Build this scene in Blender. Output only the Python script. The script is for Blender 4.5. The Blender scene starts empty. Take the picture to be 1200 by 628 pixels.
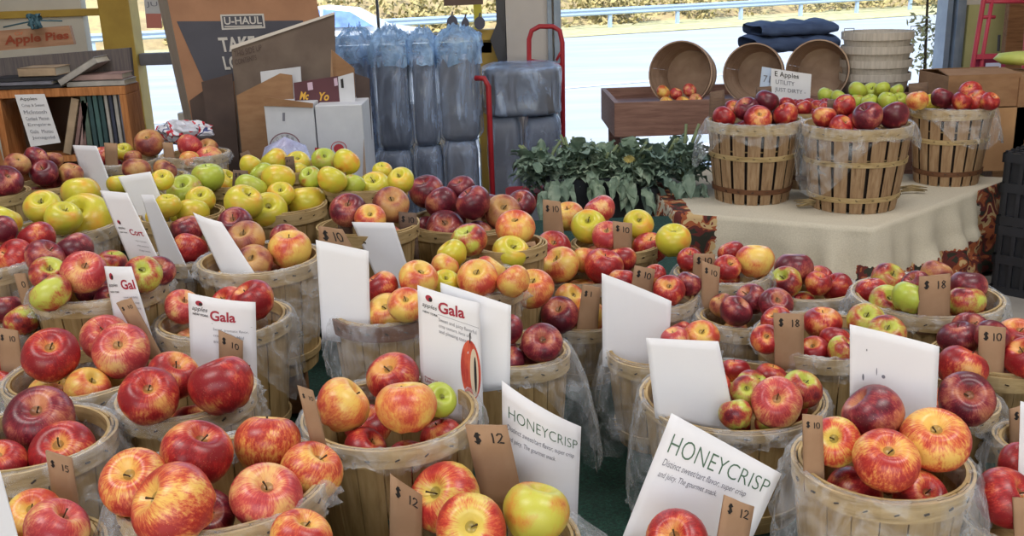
import bpy, bmesh, math, random
from mathutils import Vector, Matrix, noise
R_ = random.Random(7)
D2 = bpy.data
COL = bpy.context.scene.collection
PI = math.pi
# ---------------------------------------------------------------- camera
FPX = 1150.0
PITCH, ROLL, EYE = math.radians(16.5), math.radians(-2.0), Vector((0, 0, 1.5))
CAMROT = Matrix.Rotation(PI/2-PITCH, 3, 'X') @ Matrix.Rotation(ROLL, 3, 'Z')
def ray(u, v):
    return CAMROT @ Vector(((u-600)/FPX, (314-v)/FPX, -1.0))
def at_d(u, v, d): return EYE + ray(u, v)*d
def at_y(u, v, y):
    r = ray(u, v); return EYE + r*(y/r.y)
def at_z(u, v, z):
    r = ray(u, v); return EYE + r*((z-EYE.z)/r.z)
def on_plane(u, v, p0, n):
    r = ray(u, v); return EYE + r*((p0-EYE).dot(n)/r.dot(n))
def pix(p):
    q = CAMROT.transposed() @ (Vector(p)-EYE)
    return 600+FPX*q.x/-q.z, 314-FPX*q.y/-q.z
cd = D2.cameras.new('camera'); cam = D2.objects.new('camera', cd); COL.objects.link(cam)
cam.location = EYE; cam.rotation_euler = CAMROT.to_euler()
cd.sensor_width = 36; cd.lens = FPX*36/1200; cd.clip_end = 300; cd.clip_start = .05
bpy.context.scene.camera = cam
# ---------------------------------------------------------------- helpers
def lin(c):
    return tuple((x/255/12.92 if x/255 <= .04045 else ((x/255+.055)/1.055)**2.4) for x in c)+(1.0,)
MATS = {}
def nodes_of(name):
    m = D2.materials.new(name); m.use_nodes = True
    nt = m.node_tree; b = nt.nodes['Principled BSDF']
    return m, nt, b
def ramp(nt, fac, stops, interp='LINEAR'):
    r = nt.nodes.new('ShaderNodeValToRGB'); e = r.color_ramp.elements
    r.color_ramp.interpolation = interp
    while len(e) < len(stops): e.new(.5)
    for i, (p, c) in enumerate(stops): e[i].position = p; e[i].color = c if len(c) == 4 else lin(c)
    nt.links.new(fac, r.inputs[0]); return r.outputs[0]
def noise_n(nt, vec, scale, detail=3, rough=.55, dist=0.0):
    n = nt.nodes.new('ShaderNodeTexNoise'); n.inputs['Scale'].default_value = scale
    n.inputs['Detail'].default_value = detail; n.inputs['Roughness'].default_value = rough
    n.inputs['Distortion'].default_value = dist
    if vec is not None: nt.links.new(vec, n.inputs['Vector'])
    return n.outputs[0]
def mapping(nt, src, scale=(1,1,1), loc=(0,0,0)):
    m = nt.nodes.new('ShaderNodeMapping'); m.inputs['Scale'].default_value = scale; m.inputs['Location'].default_value = loc
    nt.links.new(src, m.inputs['Vector']); return m.outputs[0]
def coords(nt, what='Object'):
    t = nt.nodes.new('ShaderNodeTexCoord'); return t.outputs[what]
def rnd(nt):
    return nt.nodes.new('ShaderNodeObjectInfo').outputs['Random']
def mathn(nt, op, a, b=None, c=None):
    n = nt.nodes.new('ShaderNodeMath'); n.operation = op
    for i, x in enumerate((a, b, c)):
        if x is None: continue
        if isinstance(x, (int, float)): n.inputs[i].default_value = x
        else: nt.links.new(x, n.inputs[i])
    return n.outputs[0]
def mixc(nt, fac, a, b):
    n = nt.nodes.new('ShaderNodeMix'); n.data_type = 'RGBA'
    if isinstance(fac, (int, float)): n.inputs[0].default_value = fac
    else: nt.links.new(fac, n.inputs[0])
    for s, x in ((6, a), (7, b)):
        if isinstance(x, tuple): n.inputs[s].default_value = x if len(x) == 4 else lin(x)
        else: nt.links.new(x, n.inputs[s])
    return n.outputs[2]
def bump(nt, b, h, strength=.3, dist=.01):
    n = nt.nodes.new('ShaderNodeBump'); n.inputs['Strength'].default_value = strength; n.inputs['Distance'].default_value = dist
    nt.links.new(h, n.inputs['Height']); nt.links.new(n.outputs[0], b.inputs['Normal'])
def simple(name, c1, c2=None, scale=20, rough=.6, stretch=(1,1,1), metal=0, bmp=0, spec=.5, lo=.35, hi=.65, detail=4):
    if name in MATS: return MATS[name]
    m, nt, b = nodes_of(name); b.inputs['Roughness'].default_value = rough; b.inputs['Metallic'].default_value = metal
    b.inputs['Specular IOR Level'].default_value = spec
    b.inputs['Base Color'].default_value = lin(c1)
    if c2:
        v = mapping(nt, coords(nt), stretch); n = noise_n(nt, v, scale, detail)
        nt.links.new(ramp(nt, n, [(lo, c1), (hi, c2)]), b.inputs['Base Color'])
        if bmp: bump(nt, b, n, bmp, .004)
    MATS[name] = m; return m

class MB:                                   # collects geometry for ONE mesh
    def __init__(s): s.v, s.f, s.m = [], [], []
    def add(s, vs, fs, mi=0):
        o = len(s.v); s.v += [tuple(x) for x in vs]; s.f += [tuple(i+o for i in f) for f in fs]; s.m += [mi]*len(fs); return s
    def box(s, c, size, mi=0, M=None):
        x, y, z = (k/2 for k in size); c = Vector(c)
        vs = [Vector((a*x, b*y, d*z)) for a in (-1, 1) for b in (-1, 1) for d in (-1, 1)]
        vs = [(M @ q if M else q)+c for q in vs]
        return s.add(vs, [(0,1,3,2),(4,6,7,5),(0,4,5,1),(2,3,7,6),(0,2,6,4),(1,5,7,3)], mi)
    def tube(s, pts, r, n=8, mi=0, closed=False):
        pts = [Vector(p) for p in pts]; k = len(pts); rs = r if isinstance(r, (list, tuple)) else [r]*k
        rings = []; prev = None
        for i, p in enumerate(pts):
            a = pts[(i-1) % k] if (closed or i > 0) else p; b = pts[(i+1) % k] if (closed or i < k-1) else p
            t = (b-a).normalized()
            if prev is None: nrm = t.orthogonal().normalized()
            else:
                nrm = prev-t*prev.dot(t)
                nrm = nrm.normalized() if nrm.length > 1e-6 else t.orthogonal().normalized()
            prev = nrm; bn = t.cross(nrm)
            rings.append([p+(nrm*math.cos(2*PI*j/n)+bn*math.sin(2*PI*j/n))*rs[i] for j in range(n)])
        vs = [q for rg in rings for q in rg]; fs = []
        for i in range(k if closed else k-1):
            for j in range(n):
                a = i*n+j; b = i*n+(j+1) % n; c = ((i+1) % k)*n+(j+1) % n; d = ((i+1) % k)*n+j
                fs.append((a, b, c, d))
        if not closed: fs += [tuple(reversed(range(n))), tuple(range((k-1)*n, k*n))]
        return s.add(vs, fs, mi)
    def lathe(s, prof, n=32, mi=0, c=(0,0,0), a0=0, a1=2*PI, wob=None):
        full = abs(a1-a0-2*PI) < 1e-6; k = n if full else n+1; vs = []
        for j in range(k):
            a = a0+(a1-a0)*j/n
            for i, (r, z) in enumerate(prof):
                rr, zz = (r, z) if wob is None else wob(r, z, a, i)
                vs.append((c[0]+rr*math.cos(a), c[1]+rr*math.sin(a), c[2]+zz))
        p = len(prof); fs = []
        for j in range(n):
            for i in range(p-1):
                a = j*p+i; b = ((j+1) % k)*p+i; fs.append((a, b, b+1, a+1))
        return s.add(vs, fs, mi)
    def prism(s, poly, n, th, mi=0):        # polygon of 3-D points pushed along n by th
        n = Vector(n).normalized()*th; a = [Vector(p) for p in poly]; b = [p+n for p in a]; k = len(a)
        fs = [tuple(range(k)), tuple(reversed(range(k, 2*k)))]+[(i, i+k, (i+1) % k+k, (i+1) % k) for i in range(k)]
        return s.add(a+b, fs, mi)
    def build(s, name, mats, parent=None, smooth=False, bevel=0, loc=None):
        me = D2.meshes.new(name); me.from_pydata(s.v, [], s.f)
        for m in (mats if isinstance(mats, (list, tuple)) else [mats]): me.materials.append(m)
        me.polygons.foreach_set('material_index', s.m)
        bm = bmesh.new(); bm.from_mesh(me); bmesh.ops.recalc_face_normals(bm, faces=bm.faces)
        if bevel:
            es = [e for e in bm.edges if len(e.link_faces) == 2 and e.calc_face_angle(0) > .6]
            bmesh.ops.bevel(bm, geom=es, offset=bevel, segments=2, affect='EDGES', profile=.5)
        bm.to_mesh(me); bm.free()
        me.polygons.foreach_set('use_smooth', [smooth]*len(me.polygons))
        o = D2.objects.new(name, me); COL.objects.link(o)
        if parent is not None: o.parent = parent
        if loc is not None: o.location = loc
        return o
def empty(name, loc=(0,0,0), rz=0):
    o = D2.objects.new(name, None); COL.objects.link(o); o.location = loc; o.rotation_euler = (0, 0, rz); o.empty_display_size = .05; return o
LABELS = {}
def tag(o, label=None, cat=None, group=None, kind=None):
    if label:
        o['label'] = label
        if len(label.split()) > 16 or len(label.replace('-', ' ').split()) > 16: print('LONG', label)
        assert label not in LABELS or group, label
        LABELS[label] = 1
    if cat: o['category'] = cat
    if group: o['group'] = group
    if kind: o['kind'] = kind
    return o
def struct(o): o['kind'] = 'structure'; return o
# lettering ---------------------------------------------------------------
_FONT = {}
def text_geo(txt, offset=0.0, shear=0.0, spacing=1.0):
    key = (txt, offset, shear, spacing)
    if key not in _FONT:
        c = D2.curves.new('lettering', 'FONT'); c.body = txt; c.size = 1; c.offset = offset; c.shear = shear; c.space_character = spacing
        c.resolution_u = 3
        o = D2.objects.new('lettering', c); COL.objects.link(o)
        dg = bpy.context.evaluated_depsgraph_get(); me = D2.meshes.new_from_object(o.evaluated_get(dg))
        vs = [tuple(v.co) for v in me.vertices]; fs = [tuple(p.vertices) for p in me.polygons]
        D2.objects.remove(o); D2.curves.remove(c); D2.meshes.remove(me)
        _FONT[key] = (vs, fs)
    return _FONT[key]
GLY = {'$': [[(.85,.78),(.6,.9),(.3,.85),(.2,.7),(.4,.55),(.7,.45),(.8,.28),(.6,.12),(.3,.12),(.12,.25)], [(.42,1.05),(.38,-.05)], [(.6,1.05),(.56,-.05)]],
 '1': [[(.45,.98),(.5,.5),(.46,0)]], '0': [[(.5,.95),(.2,.8),(.15,.4),(.35,.05),(.7,.1),(.85,.5),(.75,.85),(.5,.95)]],
 '2': [[(.15,.75),(.35,.95),(.7,.92),(.78,.7),(.5,.35),(.12,.05),(.5,.08),(.9,.03)]],
 '5': [[(.85,.95),(.3,.93),(.22,.55),(.6,.6),(.8,.35),(.6,.05),(.15,.08)]],
 '8': [[(.55,.5),(.25,.7),(.45,.95),(.75,.8),(.5,.5),(.2,.25),(.45,.02),(.8,.2),(.55,.5)]],
 '9': [[(.8,.75),(.5,.95),(.2,.75),(.4,.5),(.75,.6),(.8,.75),(.7,.3),(.55,0)]]}
def stroke_geo(txt, w=.13, seed=0):
    r = random.Random(seed); vs, fs = [], []; x0 = 0
    for ch in txt:
        if ch == ' ': x0 += .45; continue
        jx, jy = r.uniform(-.05,.05), r.uniform(-.06,.06)
        for st in GLY[ch]:
            p = [Vector((x0+x*.8+jx, y+jy)) for x, y in st]
            for i in range(len(p)):
                t = (p[min(i+1, len(p)-1)]-p[max(i-1, 0)]).normalized(); n = Vector((-t.y, t.x))*w/2
                vs += [(*(p[i]-n), 0), (*(p[i]+n), 0)]
                if i: k = len(vs); fs.append((k-4, k-2, k-1, k-3))
        x0 += .62 if ch == '1' else 1.0
    return vs, fs
# sheets: a quad seen at given pixels, standing on a real plane -----------
class Sheet:
    def __init__(s, quad, p0, n, bulge=0, ext=0, curl=0):
        s.c = [on_plane(u, v, p0, n) for u, v in quad]          # TL TR BR BL
        tl, tr, br, bl = s.c
        if ext: s.c[3] = bl+(bl-tl).normalized()*ext; s.c[2] = br+(br-tr).normalized()*ext
        tl, tr, br, bl = s.c
        s.n = (tr-tl).cross(bl-tl).normalized()
        if s.n.dot(EYE-tl) < 0: s.n = -s.n
        s.w = ((tr-tl).length+(br-bl).length)/2; s.h = ((bl-tl).length+(br-tr).length)/2
        s.bulge = bulge; s.curl = curl
    def P(s, a, t, off=0):
        tl, tr, br, bl = s.c
        p = (tl.lerp(tr, a)).lerp(bl.lerp(br, a), t)
        e = 1-(2*a-1)**2
        return p+s.n*(off+s.bulge*s.w*e-s.curl*s.w*max(0, a-.35)**2*(1.6-t))
    def mesh(s, name, mat, th=.0006, nx=10, ny=10, parent=None, jag=0):
        mb = MB(); k = nx+1
        def q(i, j, o):
            t = j/ny
            if jag and j == 0: t += jag*noise.noise((i*1.7, s.c[0].x*50, 0))
            return s.P(i/nx, t, o)
        f = [q(i, j, 0) for j in range(ny+1) for i in range(k)]; b = [q(i, j, -th) for j in range(ny+1) for i in range(k)]
        o = len(f); fs = []
        for j in range(ny):
            for i in range(nx):
                a = j*k+i; fs.append((a, a+1, a+1+k, a+k)); fs.append((o+a, o+a+k, o+a+1+k, o+a+1))
        for i in range(nx):
            fs.append((i, o+i, o+i+1, i+1)); a = ny*k+i; fs.append((a, a+1, o+a+1, o+a))
        for j in range(ny):
            a = j*k; fs.append((a, a+k, o+a+k, o+a)); a = j*k+nx; fs.append((a, o+a, o+a+k, a+k))
        mb.add(f+b, fs)
        return mb.build(name, mat, parent, smooth=True)
    def write(s, name, geo, a0, t0, a1, mat, parent, hscale=1.0, t1=None, slope=0, off=.0005, arc=0):
        """geo laid out from a0 to a1 with its baseline at t0 (fractions of the sheet)."""
        vs, fs = geo
        if not vs: return None
        xs = [v[0] for v in vs]; x0, x1 = min(xs), max(xs); k = (a1-a0)/(x1-x0)
        ky = k*s.w/s.h*hscale
        out = []
        for v in vs:
            a = a0+(v[0]-x0)*k; t = t0-v[1]*ky+slope*(a-a0)+arc*(a-a0)**2
            out.append(s.P(a, t, off))
        return MB().add(out, fs).build(name, mat, parent)
    def blob(s, name, pts, mat, parent, off=.0004):
        return MB().add([s.P(a, t, off) for a, t in pts], [tuple(range(len(pts)))]).build(name, mat, parent)
def ell(ca, ct, ra, rt, n=24, a0=0, a1=2*PI):
    return [(ca+ra*math.cos(a0+(a1-a0)*i/n), ct+rt*math.sin(a0+(a1-a0)*i/n)) for i in range(n)]
# ---------------------------------------------------------------- materials
def apple_mat(name, ground, over, dark, cover, streak=.5, rough=.36, seed=0):
    m, nt, b = nodes_of(name); co = coords(nt)
    r = rnd(nt)
    sh = nt.nodes.new('ShaderNodeVectorMath'); sh.operation = 'ADD'; nt.links.new(co, sh.inputs[0])
    cx = nt.nodes.new('ShaderNodeCombineXYZ')
    for i, k in enumerate((37., 91., 53.)): nt.links.new(mathn(nt, 'MULTIPLY', r, k), cx.inputs[i])
    nt.links.new(cx.outputs[0], sh.inputs[1]); co2 = sh.outputs[0]
    sp = nt.nodes.new('ShaderNodeSeparateXYZ'); nt.links.new(co, sp.inputs[0])
    ang = mathn(nt, 'ARCTAN2', sp.outputs[1], sp.outputs[0])
    # streaks run stem to blossom: noise over (cos,sin of angle) and a little height
    rad = mathn(nt, 'SQRT', mathn(nt, 'ADD', mathn(nt, 'MULTIPLY', sp.outputs[0], sp.outputs[0]), mathn(nt, 'MULTIPLY', sp.outputs[1], sp.outputs[1])))
    cv = nt.nodes.new('ShaderNodeCombineXYZ')
    nt.links.new(mathn(nt, 'COSINE', ang), cv.inputs[0]); nt.links.new(mathn(nt, 'SINE', ang), cv.inputs[1])
    nt.links.new(mathn(nt, 'ADD', mathn(nt, 'MULTIPLY', sp.outputs[2], .5), mathn(nt, 'MULTIPLY', r, 40.)), cv.inputs[2])
    st = noise_n(nt, cv.outputs[0], 13, 5, .7)
    blush = noise_n(nt, co2, .95, 2, .5)
    fine = noise_n(nt, co2, 14, 3, .6)
    f = mathn(nt, 'ADD', mathn(nt, 'MULTIPLY', mathn(nt, 'SUBTRACT', blush, .5), 3.4), mathn(nt, 'MULTIPLY', mathn(nt, 'SUBTRACT', st, .5), streak*3.2))
    f = mathn(nt, 'ADD', f, mathn(nt, 'MULTIPLY', mathn(nt, 'SUBTRACT', fine, .5), .35))
    f = mathn(nt, 'ADD', f, cover)
    # stem cavity keeps its ground colour
    cav = mathn(nt, 'MULTIPLY', mathn(nt, 'SUBTRACT', .55, rad), 1.6)
    cav = mathn(nt, 'MULTIPLY', mathn(nt, 'MAXIMUM', cav, 0.), mathn(nt, 'GREATER_THAN', sp.outputs[2], 0.))
    f = mathn(nt, 'SUBTRACT', f, cav)
    col = ramp(nt, f, [(0.0, ground), (.38, tuple((ground[i]*.5+over[i]*.5) for i in range(3))), (.62, over), (1.0, dark)])
    vor = nt.nodes.new('ShaderNodeTexVoronoi'); vor.inputs['Scale'].default_value = 16; nt.links.new(co2, vor.inputs['Vector'])
    dots = mathn(nt, 'LESS_THAN', vor.outputs['Distance'], .13)
    col = mixc(nt, mathn(nt, 'MULTIPLY', dots, .45), col, (225, 200, 150))
    # russet right in the hole
    hole = mathn(nt, 'MULTIPLY', mathn(nt, 'LESS_THAN', rad, .17), mathn(nt, 'GREATER_THAN', sp.outputs[2], -.2))
    col = mixc(nt, mathn(nt, 'MULTIPLY', hole, .55), col, (96, 84, 40))
    nt.links.new(col, b.inputs['Base Color'])
    b.inputs['Roughness'].default_value = rough; b.inputs['Specular IOR Level'].default_value = .5
    b.inputs['Coat Weight'].default_value = .08; b.inputs['Coat Roughness'].default_value = .25
    bump(nt, b, fine, .05, .02)
    return m
AM = dict(
 red=apple_mat('red_apple_skin', (226,164,92), (182,46,46), (140,26,34), .74, .55),
 fuj=apple_mat('streaked_apple_skin', (234,188,98), (206,90,60), (172,44,42), .47, .8),
 pink=apple_mat('pink_apple_skin', (232,184,118), (202,82,78), (172,52,60), .64, .65),
 yel=apple_mat('golden_apple_skin', (204,196,62), (222,186,66), (226,158,60), .30, .12, .33),
 gry=apple_mat('green_red_apple_skin', (190,196,84), (176,62,54), (108,20,38), .42, .45),
 pur=apple_mat('purple_apple_skin', (200,132,96), (138,40,54), (92,24,40), .78, .5),
 org=apple_mat('orange_apple_skin', (232,194,98), (220,126,74), (194,70,56), .44, .5),
 hon=apple_mat('yellow_red_apple_skin', (224,198,98), (206,76,56), (170,38,42), .52, .55),
 rus=apple_mat('russet_apple_skin', (196,150,90), (160,84,64), (110,40,44), .5, .3, .45),
 lim=apple_mat('lime_blush_apple_skin', (198,196,80), (206,150,64), (178,56,44), .30, .3),
 grn=apple_mat('green_apple_skin', (176,190,70), (176,176,70), (180,120,60), .2, .2),
)
COLW = dict(red='deep red', fuj='red-streaked', pink='pinkish', yel='golden', gry='green-red',
            pur='dark purple', org='orange-red', hon='yellow-red', rus='russet', grn='green', lim='lime-yellow')
STEM = simple('apple_stem', (74,58,30), (48,36,20), 30, .8)
def wood_mat(name, c1, c2, c3, stretch=(30,30,3), rough=.65):
    m, nt, b = nodes_of(name); v = mapping(nt, coords(nt), stretch)
    n = noise_n(nt, v, 3, 5, .6, .4); n2 = noise_n(nt, coords(nt), 9, 2)
    c = ramp(nt, n, [(.3, c1), (.5, c2), (.72, c3)])
    c = mixc(nt, mathn(nt, 'MULTIPLY', n2, .35), c, c1)
    nt.links.new(c, b.inputs['Base Color']); b.inputs['Roughness'].default_value = rough
    b.inputs['Specular IOR Level'].default_value = .25
    bump(nt, b, n, .12, .003); MATS[name] = m; return m
SPLINT = wood_mat('basket_splint', (136,112,74), (168,141,97), (186,161,118))
TSLAT = wood_mat('bushel_slat', (134,106,78), (164,134,102), (184,156,124))
HOOP = wood_mat('basket_hoop', (148,124,84), (184,159,114), (204,180,138), (6,6,40))
DHOOP = wood_mat('brown_hoop', (92,60,42), (110,74,52), (128,90,64), (6,6,40))
CRATEW = wood_mat('crate_wood', (96,66,42), (126,88,58), (146,106,72), (3,30,30))
STAPLE = simple('staple', (70,60,52), rough=.4, metal=.6)
PAPER = simple('card_paper', (226,226,230), (220,220,226), 6, .55)
TAGM = simple('tag_cardboard', (160,128,100), (152,120,92), 30, .9)
CARD = simple('brown_cardboard', (152,116,84), (138,102,72), 14, .85, (1,1,3), bmp=.05)
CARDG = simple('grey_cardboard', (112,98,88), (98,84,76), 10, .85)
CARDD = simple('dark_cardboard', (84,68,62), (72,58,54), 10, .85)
CARDW = simple('white_cardboard', (206,208,214), (192,194,202), 8, .7)
INK = simple('black_ink', (30,26,26), rough=.7)
INKG = simple('grey_ink', (120,120,132), rough=.7)
MAROON = simple('maroon_print', (158,34,56), rough=.6)
GREENP = simple('green_print', (74,104,84), rough=.6)
def film(name, tint=(236,242,250), lo=.04, hi=.36, scale=26, stretch=(1,1,1)):
    m = D2.materials.new(name); m.use_nodes = True; nt = m.node_tree; nt.nodes.clear()
    out = nt.nodes.new('ShaderNodeOutputMaterial'); tr = nt.nodes.new('ShaderNodeBsdfTransparent')
    gl = nt.nodes.new('ShaderNodeBsdfPrincipled'); gl.inputs['Base Color'].default_value = lin(tint); gl.inputs['Roughness'].default_value = .18
    gl.inputs['Specular IOR Level'].default_value = .9
    mx = nt.nodes.new('ShaderNodeMixShader')
    n = noise_n(nt, mapping(nt, coords(nt), stretch), scale, 5, .65, .8)
    fac = ramp(nt, n, [(.42, (0,0,0)), (.72, (255,255,255))])
    fac = mathn(nt, 'ADD', mathn(nt, 'MULTIPLY', fac, hi-lo), lo)
    lw = nt.nodes.new('ShaderNodeLayerWeight'); lw.inputs[0].default_value = .25
    fac = mathn(nt, 'MINIMUM', mathn(nt, 'ADD', fac, mathn(nt, 'MULTIPLY', lw.outputs['Facing'], .25)), .9)
    nt.links.new(fac, mx.inputs[0]); nt.links.new(tr.outputs[0], mx.inputs[1]); nt.links.new(gl.outputs[0], mx.inputs[2]); nt.links.new(mx.outputs[0], out.inputs[0])
    bn = nt.nodes.new('ShaderNodeBump'); bn.inputs['Strength'].default_value = .6; bn.inputs['Distance'].default_value = .01
    nt.links.new(n, bn.inputs['Height']); nt.links.new(bn.outputs[0], gl.inputs['Normal'])
    MATS[name] = m; return m
FILM = film('clear_plastic_film')
FILMB = film('plastic_wrap_film', (186,206,240), .10, .62, 13, (1,1,.3))
FILMT = film('blue_plastic_film', (160,200,245), .35, .85, 20)
# ---------------------------------------------------------------- apple shapes
def apple_mesh(k, mat):
    rr = random.Random(100+k); mb = MB(); nr, ns = 20, 28
    lob = rr.uniform(.015, .05); ph = rr.uniform(0, 6); tall = rr.uniform(.84, .94); tap = rr.uniform(.04, .12); skew = rr.uniform(-.06, .06)
    vs = []
    for i in range(nr+1):
        f = PI*i/nr
        r = math.sin(f)*(1+tap*math.cos(f)); z = math.cos(f)*tall
        for j in range(ns):
            a = 2*PI*j/ns
            q = r*(1+lob*.6*math.sin(5*a+ph)*(.5-.5*math.cos(f))+.02*math.sin(2*a+ph*2))
            zz = z-.50*math.exp(-(r/.30)**2)*(1 if f < PI/2 else 0)+.20*math.exp(-(r/.24)**2)*(1 if f > PI/2 else 0)
            zz += skew*q*math.cos(a+ph)
            if f > 2.3: zz += lob*1.2*math.sin(5*a+ph)*min(1, r*2)
            vs.append((q*math.cos(a), q*math.sin(a), zz))
    fs = []
    for i in range(nr):
        for j in range(ns):
            fs.append((i*ns+j, (i+1)*ns+j, (i+1)*ns+(j+1) % ns, i*ns+(j+1) % ns))
    me = D2.meshes.new('apple'); me.from_pydata(vs, [], fs)
    bm = bmesh.new(); bm.from_mesh(me); bmesh.ops.remove_doubles(bm, verts=bm.verts, dist=1e-5); bmesh.ops.recalc_face_normals(bm, faces=bm.faces)
    bm.to_mesh(me); bm.free()
    me.polygons.foreach_set('use_smooth', [True]*len(me.polygons)); me.materials.append(mat)
    return me
AME = {(k, t): apple_mesh(k, AM[t]) for t in AM for k in range(4)}
def stem_mesh(k):
    rr = random.Random(k); bx, by = rr.uniform(-.14, .14), rr.uniform(-.14, .14); h = rr.uniform(.64, .86)
    mb = MB().tube([(0,0,.34), (bx*.2,by*.2,.52), (bx*.6,by*.6,.52+(h-.52)*.5), (bx,by,h)], [.026,.022,.022,.034], 6)
    o = mb.build('stem', STEM, None, smooth=True); me = o.data; D2.objects.remove(o); return me
SME = [stem_mesh(k) for k in range(4)]
# ---------------------------------------------------------------- baskets
TABLE = .76
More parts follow.
